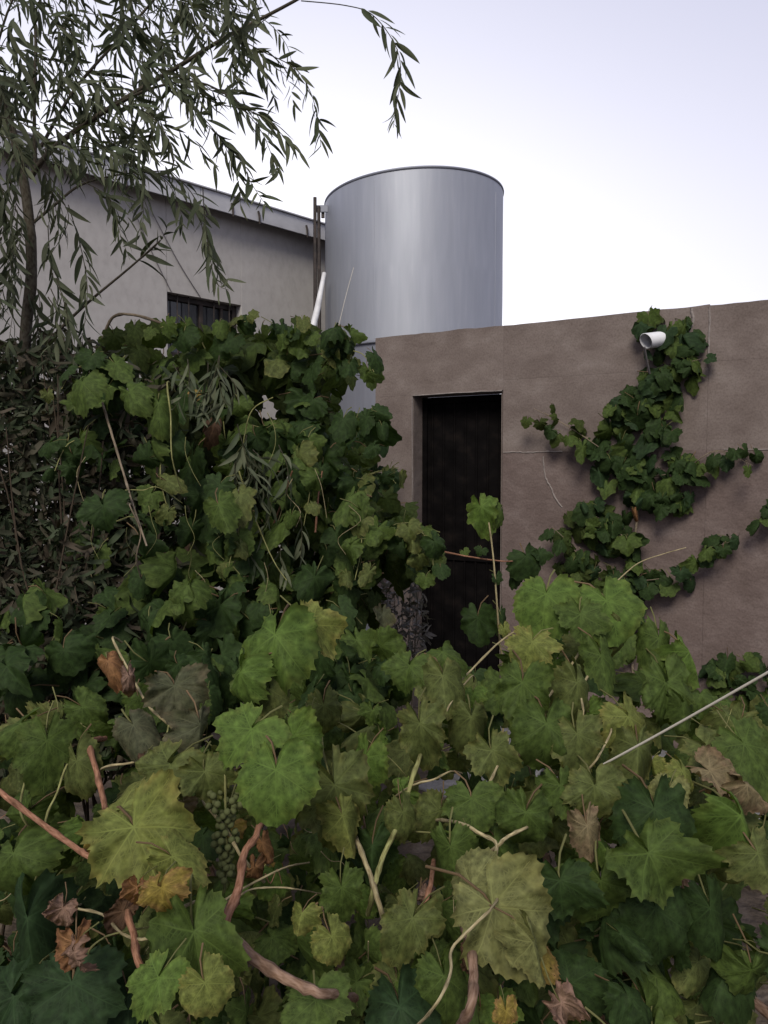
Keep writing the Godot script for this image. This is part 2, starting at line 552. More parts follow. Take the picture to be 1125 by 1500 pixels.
# ------------------------------------------------------------------ the scene
func _ready() -> void:
	rng.seed = 20240
	wobble.seed = 9
	wobble.frequency = 0.01
	# camera
	var cam := Camera3D.new()
	cam.name = "camera"
	cam.position = EYE
	cam.rotation.x = PITCH
	cam.fov = 67.3
	cam.near = 0.05
	cam.far = 900.0
	add_child(cam)
	cam.current = true
	# sky and sun
	var env := Environment.new()
	env.background_mode = Environment.BG_SKY
	var sky := Sky.new()
	var pan := PanoramaSkyMaterial.new()
	pan.panorama = dusk_sky()
	sky.sky_material = pan
	env.sky = sky
	env.background_energy_multiplier = 1.0
	env.tonemap_mode = Environment.TONE_MAPPER_LINEAR
	env.tonemap_exposure = 1.78
	env.sdfgi_enabled = true
	env.ssao_enabled = true
	env.ssil_enabled = true
	var we := WorldEnvironment.new()
	we.name = "world_environment"
	we.environment = env
	add_child(we)
	var sun := DirectionalLight3D.new()
	sun.name = "sun"
	sun.light_energy = 0.6
	sun.light_color = Color(1.0, 0.97, 0.91)
	sun.light_angular_distance = 24.0
	sun.shadow_enabled = true
	add_child(sun)
	sun.look_at_from_position(Vector3(-0.6, 2.3, 2.5), Vector3.ZERO)
	make_materials()
	ground()
	yard_wall()
	tank()
	house()
	willow()
	dry_shrub()
	back_vines()
	wall_vines()
	front_vines()
	small_things()

func dusk_sky() -> ImageTexture:
	var W := 512
	var H := 256
	var im := Image.create(W, H, false, Image.FORMAT_RGBF)
	for y in H:
		var el := (0.5 - (y + 0.5) / H) * PI
		for x in W:
			var az := ((x + 0.5) / W - 0.5) * TAU          # 0 is straight ahead
			var e := rad_to_deg(maxf(el, 0.0))
			var a := rad_to_deg(wrapf(az + PI, -PI, PI)) + 11.0
			var front := 0.31 + 0.69 * exp(-pow(a / 33.0, 2.0))
			var glow := 0.68 * exp(-pow(e / 28.5, 2.0)) * front
			var c := Vector3(0.262, 0.272, 0.378) + Vector3(1.0, 0.965, 0.865) * glow
			im.set_pixel(x, y, Color(c.x, c.y, c.z))
	return ImageTexture.create_from_image(im)

func ground() -> void:
	var g := Geo.new()
	var n := 60
	for j in n + 1:
		for i in n + 1:
			var u := (i / float(n)) * 2.0 - 1.0
			var v := (j / float(n)) * 2.0 - 1.0
			var x := 300.0 * u * absf(u) * absf(u)
			var z := 300.0 * v * absf(v) * absf(v) - 4.0
			var h := 0.03 * wobble.get_noise_2d(x * 60.0, z * 60.0) if absf(x) < 30.0 else 0.0
			g.add(Vector3(x, h - 0.03, z), Vector2(x, z))
	for j in n:
		for i in n:
			var a := j * (n + 1) + i
			g.quad(a, a + n + 1, a + n + 2, a + 1)
	struct("ground", g.mesh(), mats.soil)
	# stone paving along the foot of the wall
	var bed := Geo.new()
	bed.box(Vector3(0, -0.06, 0), Vector3(7.0, 0.006, 1.3), 0.0)
	var path := struct("path", bed.mesh(), mats.soil)
	path.position = WALL_A + wall_n * 0.002
	path.rotation.y = WALL_TURN
	var r := RandomNumberGenerator.new()
	r.seed = 71
	var z := 0.03
	while z < 1.15:
		var depth := r.randf_range(0.16, 0.24)
		var x := 0.9 + r.randf() * 0.1
		while x < 4.4:
			var w := r.randf_range(0.16, 0.34)
			var s := Geo.new()
			var hh := r.randf_range(0.014, 0.026)
			var ring: Array[Vector3] = []
			for c in [[-1, -1], [0.1, -1.05], [1, -0.9], [1.05, 0.1], [0.95, 1], [-0.1, 1.04], [-1, 0.95], [-1.03, 0.0]]:
				ring.append(Vector3(c[0] * (w / 2 - 0.012) + r.randf_range(-0.012, 0.012), 0, c[1] * (depth / 2 - 0.012) + r.randf_range(-0.012, 0.012)))
			var mid := s.add(Vector3(0, hh + 0.003, 0))
			for q in 3:
				for c in 8:
					s.add(ring[c] * [0.93, 1.0, 1.0][q] + Vector3(0, [hh, hh - 0.008, -0.01][q], 0))
			for c in 8:
				var e := (c + 1) % 8
				s.tri(mid, 1 + e, 1 + c)
				for q in 2:
					s.quad(1 + q * 8 + c, 1 + q * 8 + e, 9 + q * 8 + e, 9 + q * 8 + c)
			part("stone", s.mesh(), mats.stone, path, Vector3(x + w / 2, 0.006, z + depth / 2))
			x += w
		z += depth

func yard_wall() -> void:
	var w := thing("yard_wall", "brown grey cement yard wall with a dark metal door, in front of the tank", "wall", WALL_A, WALL_TURN)
	# local: x along the wall to the right, z out of its front face; the door opening runs from 0.275 to 0.926, up to 2.10
	var T := -0.24
	boxpart("wall_core", Vector3(0.006, -0.1, T), Vector3(0.283, 2.494, -0.012), mats.cement, w, 0.004)
	boxpart("wall_core", Vector3(0.918, -0.1, T), Vector3(9.0, 2.488, -0.012), mats.cement, w, 0.004)
	boxpart("wall_core", Vector3(0.283, 2.106, T), Vector3(0.918, 2.490, -0.012), mats.cement, w, 0.004)
	# the reveal of the opening
	boxpart("door_jamb", Vector3(0.2835, 0, T + 0.03), Vector3(0.290, 2.098, -0.0125), mats.cement_light, w, 0.001)
	boxpart("door_jamb", Vector3(0.911, 0, T + 0.03), Vector3(0.9175, 2.098, -0.0125), mats.cement_light, w, 0.001)
	# rendered panels, each with its own edge
	var panels := [
		[0.0, 0.0, 0.287, 2.1038, 0.0008, "cement"], [0.0, 2.1045, 0.9262, 2.506, 0.0, "cement"],
		[0.927, 2.1652, 2.1125, 2.503, 0.0, "cement_light"], [0.927, 1.717, 2.1125, 2.1645, -0.001, "cement"],
		[0.927, 0.0, 1.456, 1.7164, -0.0005, "cement_lower"], [1.4565, 0.0, 2.1125, 1.7164, -0.0015, "cement_lower"],
		[2.1135, 2.1942, 3.3, 2.500, 0.001, "cement_light"], [2.1135, 1.716, 3.3, 2.1935, 0.0, "cement"], [2.1135, 0.0, 3.3, 1.7153, -0.001, "cement_lower"],
		[3.3015, 0.0, 5.0, 2.500, 0.0, "cement"], [5.0015, 0.0, 9.0, 2.504, 0.001, "cement"]]
	for p in panels:
		part("panel", rough_panel(p[2] - p[0], p[3] - p[1], p[3] > 2.4), mats[p[5]], w, Vector3(p[0], p[1], p[4] * 0.2))
	part("mortar_line", bead([Vector3(0.93, 1.716, 0), Vector3(1.0, 1.718, 0), Vector3(1.09, 1.714, 0), Vector3(1.2, 1.717, 0), Vector3(1.31, 1.715, 0)], 0.006), mats.mortar, w)
	part("mortar_line", bead([Vector3(1.19, 1.69, 0), Vector3(1.195, 1.62, 0), Vector3(1.21, 1.55, 0), Vector3(1.24, 1.50, 0), Vector3(1.265, 1.44, 0), Vector3(1.31, 1.38, 0)], 0.007), mats.mortar, w)
	part("mortar_line", bead([Vector3(2.113, 2.49, 0), Vector3(2.115, 2.4, 0), Vector3(2.112, 2.3, 0), Vector3(2.114, 2.2, 0)], 0.008), mats.mortar, w)
	part("mortar_line", bead([Vector3(2.02, 2.495, 0), Vector3(2.03, 2.42, 0), Vector3(2.01, 2.36, 0)], 0.012), mats.mortar, w)
	part("mortar_line", bead([Vector3(2.2, 1.717, 0), Vector3(2.5, 1.713, 0), Vector3(2.9, 1.716, 0)], 0.005), mats.mortar, w)
	part("mortar_line", bead([Vector3(0.29, 2.1, 0.002), Vector3(0.6, 2.102, 0.002), Vector3(0.92, 2.1, 0.002)], 0.006), mats.mortar, w)
	part("mortar_line", bead([Vector3(0.285, 2.09, 0.002), Vector3(0.287, 1.5, 0.002), Vector3(0.285, 0.8, 0.002)], 0.005), mats.mortar, w)
	part("mortar_line", bead([Vector3(0.003, 2.5, -0.01), Vector3(0.0, 1.7, -0.01), Vector3(0.003, 0.9, -0.01)], 0.006), mats.mortar, w)
	# sheet metal door, set back in the opening
	var g := Geo.new()
	var x0 := 0.2905
	var x1 := 0.9105
	var zb := -0.152
	g.box(Vector3(x0, 0.02, zb - 0.02), Vector3(x1, 2.095, zb), 0.002)
	var door := part("door", g.mesh(), mats.door, w)
	for x in [0.36, 0.445, 0.525, 0.604, 0.684, 0.764, 0.845]:
		var r := Geo.new()
		r.tube([Vector3(x, 0.06, zb + 0.002), Vector3(x, 1.0, zb + 0.002), Vector3(x, 2.05, zb + 0.002)], [0.009, 0.009, 0.009], 8)
		part("rib", r.mesh(), mats.door, door)
	boxpart("door_frame", Vector3(x0, 0.02, zb + 0.001), Vector3(x0 + 0.035, 2.094, zb + 0.02), mats.door, door, 0.003)
	boxpart("door_frame", Vector3(x1 - 0.035, 0.02, zb + 0.001), Vector3(x1, 2.094, zb + 0.02), mats.door, door, 0.003)
	boxpart("door_frame", Vector3(x0 + 0.036, 2.05, zb + 0.001), Vector3(x1 - 0.036, 2.094, zb + 0.02), mats.door, door, 0.003)
	boxpart("door_frame", Vector3(x0 + 0.036, 1.0, zb + 0.001), Vector3(x1 - 0.036, 1.04, zb + 0.014), mats.door, door, 0.003)

func rough_panel(w: float, h: float, ragged: bool) -> ArrayMesh:       # a slab of render, its face a little wavy and its edges not quite straight
	var g := Geo.new()
	var nx := maxi(4, int(w / 0.06))
	var ny := maxi(4, int(h / 0.06))
	var off := rng.randf() * 900.0
	for j in ny + 1:
		for i in nx + 1:
			var x := w * i / nx
			var y := h * j / ny
			var z := 0.0022 * wobble.get_noise_2d(x * 420.0 + off, y * 420.0)
			if i == 0 or j == 0 or i == nx or j == ny: z = -0.0003
			if j == ny and ragged: y += 0.006 * wobble.get_noise_1d(x * 500.0 + off) - 0.003
			g.add(Vector3(x, y, z))
	for j in ny:
		for i in nx:
			var a := j * (nx + 1) + i
			g.quad(a, a + 1, a + nx + 2, a + nx + 1)
	for e in [[0, 1, nx], [ny * (nx + 1), 1, nx], [0, nx + 1, ny], [nx, nx + 1, ny]]:   # sides
		var flip: bool = e[0] == ny * (nx + 1) or (e[0] == 0 and e[1] != 1)
		for k in e[2]:
			var p: Vector3 = g.v[e[0] + e[1] * k]
			var q: Vector3 = g.v[e[0] + e[1] * (k + 1)]
			var back := Vector3(0, 0, -0.03)
			var i := g.add(p)
			g.add(q); g.add(q + back - Vector3(0, 0, q.z)); g.add(p + back - Vector3(0, 0, p.z))
			if flip: g.quad(i, i + 1, i + 2, i + 3)
			else: g.quad(i + 3, i + 2, i + 1, i)
	return g.mesh()

func bead(pts: Array, w: float) -> ArrayMesh:
	var g := Geo.new()
	var path := smooth_path(pts, 6)
	var r := []
	for i in path.size():
		path[i] += Vector3(wobble.get_noise_1d(i * 70.0), wobble.get_noise_1d(i * 70.0 + 500), -0.4) * w * 0.5
		r.append(w * (0.75 + 0.5 * wobble.get_noise_1d(i * 90.0 + 77)))
	g.tube(path, r, 7)
	return g.mesh()

func tank() -> void:
	var C := Vector3(0.265, 0, -7.0)
	var t := thing("water_tank", "round grey zinc tank rising above the yard wall", "tank", C)
	part("upper_shell", drum(0.79, 2.655, 3.99, 120, 0.045), mats.zinc, t)
	part("lower_shell", drum(0.772, 0.0, 2.637, 96), mats.zinc_old, t)
	part("rim", hoop(0.792, 0.0, 0.011), mats.zinc_old, t, Vector3(0, 3.995, 0)).rotation.z = 0.057
	part("seam_band", hoop(0.788, 2.645, 0.010), mats.zinc_old, t)
	var g := Geo.new()
	var top := g.add(Vector3(0, 4.05, 0), Vector2(0.5, 0.5))
	for k in 65:
		var a := TAU * k / 64
		g.add(Vector3(cos(a) * 0.79, 3.994 + 0.045 * cos(a), sin(a) * 0.79), Vector2(0.5 + 0.5 * cos(a), 0.5 + 0.5 * sin(a)))
	for k in 64: g.tri(top, 2 + k, 1 + k)
	part("lid", g.mesh(), mats.zinc_old, t)
	for a in [2.02, 0.55, 3.6, 5.2]:
		var s := Geo.new()
		var pts := []
		for k in 9: pts.append(Vector3(cos(a) * 0.7885, 2.67 + k * 0.158, sin(a) * 0.7885))
		s.tube(pts, [0.004, 0.004, 0.004, 0.004, 0.004, 0.004, 0.004, 0.004, 0.004], 6)
		part("weld_seam", s.mesh(), mats.zinc, t)

func drum(r: float, y0: float, y1: float, n: int, slope := 0.0) -> ArrayMesh:
	var g := Geo.new()
	var rows := 16
	for j in rows + 1:
		var f := j / float(rows)
		for k in n + 1:
			var a := TAU * k / n
			var d := r + 0.0035 * wobble.get_noise_2d(cos(a) * 260.0 + sin(a) * 190.0, f * 130.0 + y0 * 50.0) * sin(PI * f)
			g.add(Vector3(cos(a) * d, lerpf(y0, y1 + slope * cos(a), f), sin(a) * d), Vector2(k / float(n), 1.0 - f))
	for j in rows:
		for k in n:
			var a := j * (n + 1) + k
			g.quad(a + 1, a, a + n + 1, a + n + 2)
	return g.mesh()

func hoop(r: float, y: float, thick: float) -> ArrayMesh:
	var g := Geo.new()
	var n := 96
	for k in n + 1:
		var a := TAU * k / n
		for s in 9:
			var b := TAU * s / 8
			g.add(Vector3(cos(a) * (r + thick * cos(b) * 0.6), y + thick * sin(b), sin(a) * (r + thick * cos(b) * 0.6)), Vector2(a, b))
	for k in n:
		for s in 8:
			var a := k * 9 + s
			g.quad(a, a + 1, a + 10, a + 9)
	return g.mesh()

func house() -> void:
	# local: x runs along the front wall, away to the right; z out of the wall; eave at 3.97
	var h := thing("house", "pale plastered house with a small dark window, left of the tank", "house", HOUSE_AT, 0.79537)
	var T := -0.25
	var wx0 := -1.595
	var wx1 := -0.86
	var wy0 := 2.56
	var wy1 := 3.085
	boxpart("wall", Vector3(-9.0, -0.1, T), Vector3(wx0, 3.86, 0), mats.plaster, h, 0.004)
	boxpart("wall", Vector3(wx1, -0.1, T), Vector3(1.4, 3.86, 0), mats.plaster, h, 0.004)
	boxpart("wall", Vector3(wx0 + 0.0005, wy1, T), Vector3(wx1 - 0.0005, 3.86, -0.0006), mats.plaster, h, 0.0)
	boxpart("wall", Vector3(wx0 + 0.0005, -0.1, T), Vector3(wx1 - 0.0005, wy0, -0.0006), mats.plaster, h, 0.0)
	boxpart("end_wall", Vector3(-9.0, -0.1, -7.0), Vector3(-8.75, 3.86, T - 0.002), mats.plaster, h, 0.004)
	boxpart("end_wall", Vector3(1.15, -0.1, -7.0), Vector3(1.4, 3.86, T - 0.002), mats.plaster, h, 0.004)
	boxpart("back_wall", Vector3(-8.748, -0.1, -7.0), Vector3(1.148, 3.86, -6.75), mats.plaster, h, 0.004)
	# window
	var win := boxpart("window", Vector3(wx0 + 0.002, wy0 + 0.002, -0.20), Vector3(wx1 - 0.002, wy1 - 0.002, -0.17), mats.inside, h, 0.0)
	var wo := win.position
	for b in [[wx0 + 0.001, wy0 + 0.001, wx0 + 0.045, wy1 - 0.001], [wx1 - 0.045, wy0 + 0.001, wx1 - 0.001, wy1 - 0.001], [wx0 + 0.046, wy1 - 0.045, wx1 - 0.046, wy1 - 0.001], [wx0 + 0.046, wy0 + 0.001, wx1 - 0.046, wy0 + 0.045], [-1.245, wy0 + 0.046, -1.21, wy1 - 0.046], [-1.03, wy0 + 0.046, -1.005, wy1 - 0.046]]:
		boxpart("frame", Vector3(b[0], b[1], -0.13) - wo, Vector3(b[2], b[3], -0.07) - wo, mats.dark_steel, win, 0.003)
	for b in [[-1.549, -1.246], [-1.209, -1.031], [-1.004, -0.906]]:
		boxpart("pane", Vector3(b[0], wy0 + 0.047, -0.104) - wo, Vector3(b[1], wy1 - 0.047, -0.099) - wo, mats.glass, win, 0.0)
	for x in [-1.48, -1.37, -1.12, -0.96]:
		var br := Geo.new()
		br.tube([Vector3(x, wy0, -0.04) - wo, Vector3(x, wy1, -0.04) - wo], [0.006, 0.006], 7)
		part("bar", br.mesh(), mats.dark_steel, win)
	# roof edge: sheets of metal side by side, a drip edge on top, dark straps
	var roof := boxpart("roof", Vector3(-9.3, 3.93, -7.2), Vector3(1.6, 3.955, 0.125), mats.fascia, h, 0.003)
	var ro := roof.position
	boxpart("soffit", Vector3(-9.25, 3.862, -6.9), Vector3(1.55, 3.885, 0.105), mats.plaster, h, 0.002)
	var x := -9.2
	var k := 0
	while x < 0.5:
		var wdt: float = [1.22, 0.98, 1.1, 1.25][k % 4]
		boxpart("fascia_sheet", Vector3(x + 0.002, 3.808 + 0.003 * (k % 3), 0.127) - ro, Vector3(x + wdt - 0.002, 3.957, 0.139 + 0.002 * (k % 2)) - ro, mats.fascia, roof, 0.002)
		x += wdt
		k += 1
	boxpart("drip_edge", Vector3(-9.3, 3.958, 0.0) - ro, Vector3(1.6, 3.972, 0.162) - ro, mats.fascia, roof, 0.003)
	for s in [-2.62, -2.02, -1.04, -0.76, -0.21, 0.4]:
		var g := Geo.new()
		g.tube([Vector3(s - 0.012, 3.90, 0.15) - ro, Vector3(s, 3.86, 0.15) - ro, Vector3(s + 0.004, 3.79, 0.148) - ro], [0.009, 0.010, 0.008], 6)
		part("strap", g.mesh(), mats.dark_steel, roof)

# ------------------------------------------------------------------ willow
func narrow_leaf(sd: int, curl: float, col: Color, wide := 0.085) -> ArrayMesh:      # length 1 along +y from the stalk
	var r := RandomNumberGenerator.new()
	r.seed = sd
	var g := Geo.new()
	var n := 7
	var bend := r.randf_range(0.1, 0.5) * curl
	var sideways := r.randf_range(-0.22, 0.22)
	for i in n + 1:
		var t := i / float(n)
		var w := wide * pow(sin(PI * pow(t, 0.75)), 0.8) + 0.004
		if i == 0: w = 0.01
		var ang := bend * 3.0 * t
		var mid := Vector3(sideways * t * t, t * (1.0 - 0.25 * bend * t), -bend * t * t * 0.9 + 0.06 * curl * sin(ang * 4.0 + sd))
		var c := col * (1.0 + 0.25 * (r.randf() - 0.5))
		c.a = 1.0
		g.add(mid + Vector3(-w, 0, w * 0.35), Vector2.ZERO, c)
		g.add(mid, Vector2.ZERO, c * 1.12)
		g.add(mid + Vector3(w, 0, w * 0.35), Vector2.ZERO, c)
	for i in n:
		var a := i * 3
		g.quad(a + 1, a + 4, a + 3, a)
		g.quad(a + 2, a + 5, a + 4, a + 1)
	return g.mesh()

var blades: Array = []       # frames of the willow leaves, nearest shown singly

func twig(root: Node3D, pts: Array, r0: float, gap: float, size: float, from := 0.1, solid := true) -> void:
	var path := smooth_path(pts, 6)
	var n := path.size()
	var o: Vector3 = path[0]
	var loc := []
	var rad := []
	for i in n:
		loc.append(path[i] - o)
		rad.append(lerpf(r0, 0.0008, i / float(n - 1)))
	var g := Geo.new()
	g.tube(loc, rad, 6 if r0 > 0.003 else 4, Color(0.075, 0.07, 0.05), Color(0.10, 0.105, 0.06))
	if solid: part("twig", g.mesh(), mats.bark, root, o - root.position)
	var run := 0.0
	var side := 1.0
	var total := 0.0
	for i in n - 1: total += (path[i + 1] - path[i]).length()
	var done := 0.0
	for i in n - 1:
		var seg: Vector3 = path[i + 1] - path[i]
		var l := seg.length()
		while run < l:
			var t := (done + run) / total
			if t > from:
				var dir := seg / l
				var across := dir.cross(Vector3(rng.randf_range(-0.6, 0.6), rng.randf_range(-0.3, 0.3), 1.0)).normalized() * side
				var grow := (dir * rng.randf_range(0.5, 1.0) + across * rng.randf_range(0.25, 0.75) + Vector3(rng.randf_range(-0.15, 0.15), rng.randf_range(-0.75, 0.1), rng.randf_range(-0.4, 0.4))).normalized()
				var face := Vector3(rng.randf_range(-1, 1), rng.randf_range(-0.2, 1.0), rng.randf_range(-0.5, 1.0))
				face = (face - grow * face.dot(grow)).normalized()
				var s := size * rng.randf_range(0.65, 1.15) * (1.0 - 0.35 * t * t)
				blades.append(Transform3D(Basis(grow.cross(face), grow, face) * s, path[i] + dir * run))
				side = -side
			run += gap * rng.randf_range(0.6, 1.4)
		run -= l
		done += l

func willow() -> void:
	var D := 2.9
	var foot := at(30, 690, D)
	foot.y = 0.0
	var w := thing("willow_tree", "willow with narrow grey green leaves hanging before the pale house", "tree", foot)
	var g := Geo.new()
	var trunk := smooth_path([foot + Vector3(0.02, -0.1, 0), at(35, 800, D), at(36, 520, D), at(46, 400, D), at(40, 300, D), at(24, 215, D), at(4, 150, D), at(-30, 60, D - 0.1), at(-45, -120, D - 0.1)], 6)
	var rad := []
	var loc := []
	for i in trunk.size():
		loc.append(trunk[i] - foot)
		rad.append(lerpf(0.026, 0.010, i / float(trunk.size() - 1)) * (1.0 + 0.12 * wobble.get_noise_1d(i * 55.0)))
	g.tube(loc, rad, 12, Color(0.085, 0.078, 0.062))
	part("trunk", g.mesh(), mats.bark, w)
	var limbs := [
		[0.011, 2.9, 2.6, [44, 260, 80, 215, 150, 165, 260, 98, 330, 55, 430, 2, 500, -40]],
		[0.008, 2.9, 2.9, [52, 245, 50, 160, 52, 60, 48, -40, 60, -160]],
		[0.007, 2.9, 2.7, [20, 200, -10, 120, 10, 20, 60, -80]],
		[0.007, 2.95, 2.6, [36, 540, 85, 485, 130, 442, 190, 392, 235, 352]],
		[0.007, 2.9, 2.75, [60, 215, 110, 130, 190, 40, 260, -40, 330, -120]],
		[0.006, 2.9, 3.0, [44, 330, 80, 300, 120, 270, 180, 255, 240, 250]],
		[0.006, 2.8, 2.6, [150, 165, 220, 130, 290, 120, 350, 150]]]
	for l in limbs:
		var p := smooth_path(sight_path(l[1], l[2], l[3]), 5)
		var q := Geo.new()
		var rr := []
		var ll := []
		for i in p.size():
			rr.append(lerpf(l[0], l[0] * 0.35, i / float(p.size() - 1)))
			ll.append(p[i] - p[0])
		q.tube(ll, rr, 8, Color(0.085, 0.078, 0.06))
		part("branch", q.mesh(), mats.bark, w, p[0] - foot)
	# hanging sprays that stand out against the sky and the house
	var sprays := [
		[2.6, 2.5, [441, 1, 507, 8, 546, 22, 579, 66, 587, 110, 579, 165, 576, 187], 0.3],
		[2.6, 2.5, [335, 48, 382, 74, 432, 100, 456, 138, 466, 180, 470, 215], 0.15],
		[2.7, 2.5, [290, 125, 338, 146, 380, 188, 402, 238, 408, 250], 0.1],
		[2.7, 2.5, [300, 180, 345, 222, 368, 268, 388, 298], 0.1],
		[2.7, 2.6, [270, 150, 300, 175, 330, 215, 350, 270, 352, 300], 0.1],
		[2.7, 2.6, [297, 275, 300, 320, 308, 380, 318, 415, 335, 425], 0.1],
		[2.8, 2.7, [250, 250, 285, 290, 300, 350, 320, 400, 340, 412], 0.1],
		[2.8, 2.7, [190, 392, 215, 372, 235, 352, 246, 330], 0.1],
		[2.8, 2.7, [200, 250, 240, 262, 262, 300, 268, 345], 0.1],
		[2.8, 2.7, [160, 200, 200, 260, 210, 310, 205, 345], 0.1],
		[2.8, 2.7, [70, 330, 76, 400, 95, 440, 105, 500], 0.1],
		[2.8, 2.7, [100, 300, 120, 370, 128, 430, 120, 500], 0.2],
		[2.9, 2.7, [20, 300, 15, 380, 20, 440, 10, 520], 0.1],
		[2.9, 2.7, [110, 260, 160, 290, 175, 340, 190, 380], 0.2],
		[2.6, 2.5, [400, 20, 350, 60, 340, 100, 352, 125], 0.2]]
	for s in sprays:
		twig(w, sight_path(s[0], s[1], s[2]), 0.002, 0.0175, 0.110, s[3])
	for k in 18:
		var x := rng.randf_range(330, 440) if k < 11 else rng.randf_range(215, 330)
		var y := rng.randf_range(600, 780) if k < 11 else rng.randf_range(505, 540)
		twig(w, sight_path(2.45, 2.38, [x, y, x + rng.randf_range(-20, 30), y + 36, x + rng.randf_range(-30, 50), y + 76]), 0.0018, 0.022, 0.10, 0.05)
	# the crown: drooping twigs off the limbs, denser to the left
	for k in 250:
		var x := -150.0 + 500.0 * pow(rng.randf(), 1.2)
		var y := rng.randf_range(-160, 250 - 0.25 * maxf(x, 0))
		if x > 230 and y > 170: continue
		var d := rng.randf_range(2.45, 3.25)
		var l := rng.randf_range(60, 130)
		var sx := rng.randf_range(-0.4, 1.3)
		twig(w, [at(x, y, d), at(x + l * 0.3 * (sx + 0.3), y + l * 0.12, d - 0.03), at(x + l * 0.6 * (sx + 0.15), y + l * 0.45, d - 0.05), at(x + l * 0.8 * sx, y + l * rng.randf_range(0.45, 0.95), d - 0.06)], 0.0019, 0.021, 0.102, 0.08, k % 2 == 0)
	for k in 20:
		var x := rng.randf_range(-60, 110)
		var y := rng.randf_range(230, 440)
		var d := rng.randf_range(2.6, 3.1)
		var l := rng.randf_range(60, 120)
		twig(w, [at(x, y, d), at(x + 14, y + l * 0.4, d), at(x + rng.randf_range(-20, 30), y + l, d)], 0.002, 0.022, 0.1, 0.08)
	scatter(w, blades, "willow_foliage", [Color(0.062, 0.072, 0.044), Color(0.085, 0.095, 0.058), Color(0.05, 0.062, 0.036)], 0.8, 290, 0.082)

func scatter(root: Node3D, frames: Array, mass: String, cols: Array, curl: float, singles: int, wide: float) -> void:
	var kinds := []
	for k in 9: kinds.append(narrow_leaf(40 + k, curl, cols[k % cols.size()], wide))
	var order := range(frames.size())
	order.sort_custom(func(a, b): return (frames[a].origin - EYE).length_squared() < (frames[b].origin - EYE).length_squared())
	for i in mini(singles, order.size()):
		var f: Transform3D = frames[order[i]]
		var o := part("leaf", kinds[i % 9], mats.willow_leaf, root)
		o.transform = Transform3D(f.basis, f.origin - root.position)
	if frames.size() <= singles: return
	var mm := MultiMesh.new()
	mm.transform_format = MultiMesh.TRANSFORM_3D
	mm.use_colors = true
	mm.mesh = narrow_leaf(77, curl, Color.WHITE, wide)
	mm.instance_count = frames.size() - singles
	for i in frames.size() - singles:
		var f: Transform3D = frames[order[i + singles]]
		mm.set_instance_transform(i, Transform3D(f.basis, f.origin - root.position))
		var c: Color = cols[i % cols.size()] * rng.randf_range(0.8, 1.2)
		c.a = 1.0
		mm.set_instance_color(i, c)
	var q := MultiMeshInstance3D.new()
	q.name = mass
	q.multimesh = mm
	q.material_override = mats.willow_leaf
	q.set_meta("kind", "stuff")
	root.add_child(q, true)

func dry_shrub() -> void:
	var foot := at(70, 900, 2.6)
	foot.y = 0.0
	var s := thing("shrub", "dark tangled shrub of curled half dry narrow leaves under the willow", "shrub", foot)
	var fr := []
	# main stems
	for k in 16:
		var x := rng.randf_range(-80, 240)
		var top := at(x, rng.randf_range(490, 640), rng.randf_range(2.35, 3.0))
		var low := foot + Vector3(rng.randf_range(-0.25, 0.25), 0, rng.randf_range(-0.2, 0.2))
		var g := Geo.new()
		var p := smooth_path([low, low.lerp(top, 0.4) + Vector3(rng.randf_range(-0.1, 0.1), 0.1, 0.08), low.lerp(top, 0.75) + Vector3(rng.randf_range(-0.06, 0.06), 0, 0.04), top], 5)
		var rr := []
		var ll := []
		for i in p.size():
			rr.append(lerpf(0.006, 0.0015, i / float(p.size() - 1)))
			ll.append(p[i] - low)
		g.tube(ll, rr, 6, Color(0.055, 0.045, 0.033))
		part("stem", g.mesh(), mats.bark, s, low - foot)
	for k in 15000:
		var x := rng.randf_range(-170, 285)
		var top := 505.0 + 60.0 * wobble.get_noise_1d(x * 2.5) + maxf(0, x - 90) * 0.30
		var y := lerpf(top, 1130, rng.randf())
		if x > 150 and rng.randf() < (x - 150) / 140.0: continue
		var d := lerpf(2.75, 2.15, clampf((y - 500) / 600.0, 0, 1)) + rng.randf_range(0.0, 0.45) + 0.12 * wobble.get_noise_2d(x * 1.2, y * 1.2)
		var grow := Vector3(rng.randfn(0, 0.7), rng.randfn(-0.35, 0.6), rng.randfn(0.1, 0.6)).normalized()
		var face := Vector3(rng.randfn(), rng.randfn(0.4, 0.8), rng.randfn(0.5, 0.7))
		face = (face - grow * face.dot(grow)).normalized()
		fr.append(Transform3D(Basis(grow.cross(face), grow, face) * rng.randf_range(0.045, 0.10), at(x, y, d)))
	scatter(s, fr, "dry_foliage", [Color(0.042, 0.046, 0.029), Color(0.040, 0.054, 0.029), Color(0.058, 0.047, 0.034), Color(0.036, 0.048, 0.026), Color(0.048, 0.044, 0.030)], 2.6, 280, 0.10)

# ------------------------------------------------------------------ vines
func pick(list: Array) -> String:
	return list[rng.randi() % list.size()]

func fill(v: Vine, px: float, py: float, rx: float, ry: float, d: float, deep: float, n: int, s0: float, s1: float, lod: int, pals: Array, hang := 22.0) -> void:
	for k in n:
		var a := rng.randf() * TAU
		var q := sqrt(rng.randf())
		var x := px + cos(a) * q * rx
		var y := py + sin(a) * q * ry
		var dd := d + deep * (rng.randf() + 0.35 * q * q) - deep * 0.3
		put_leaf(v, at(x, y, dd), rng.randf_range(s0, s1), rng.randfn(0, hang * 1.3), rng.randfn(26, 24), rng.randfn(0, 42), lod, rng.randi() % 17, pick(pals))

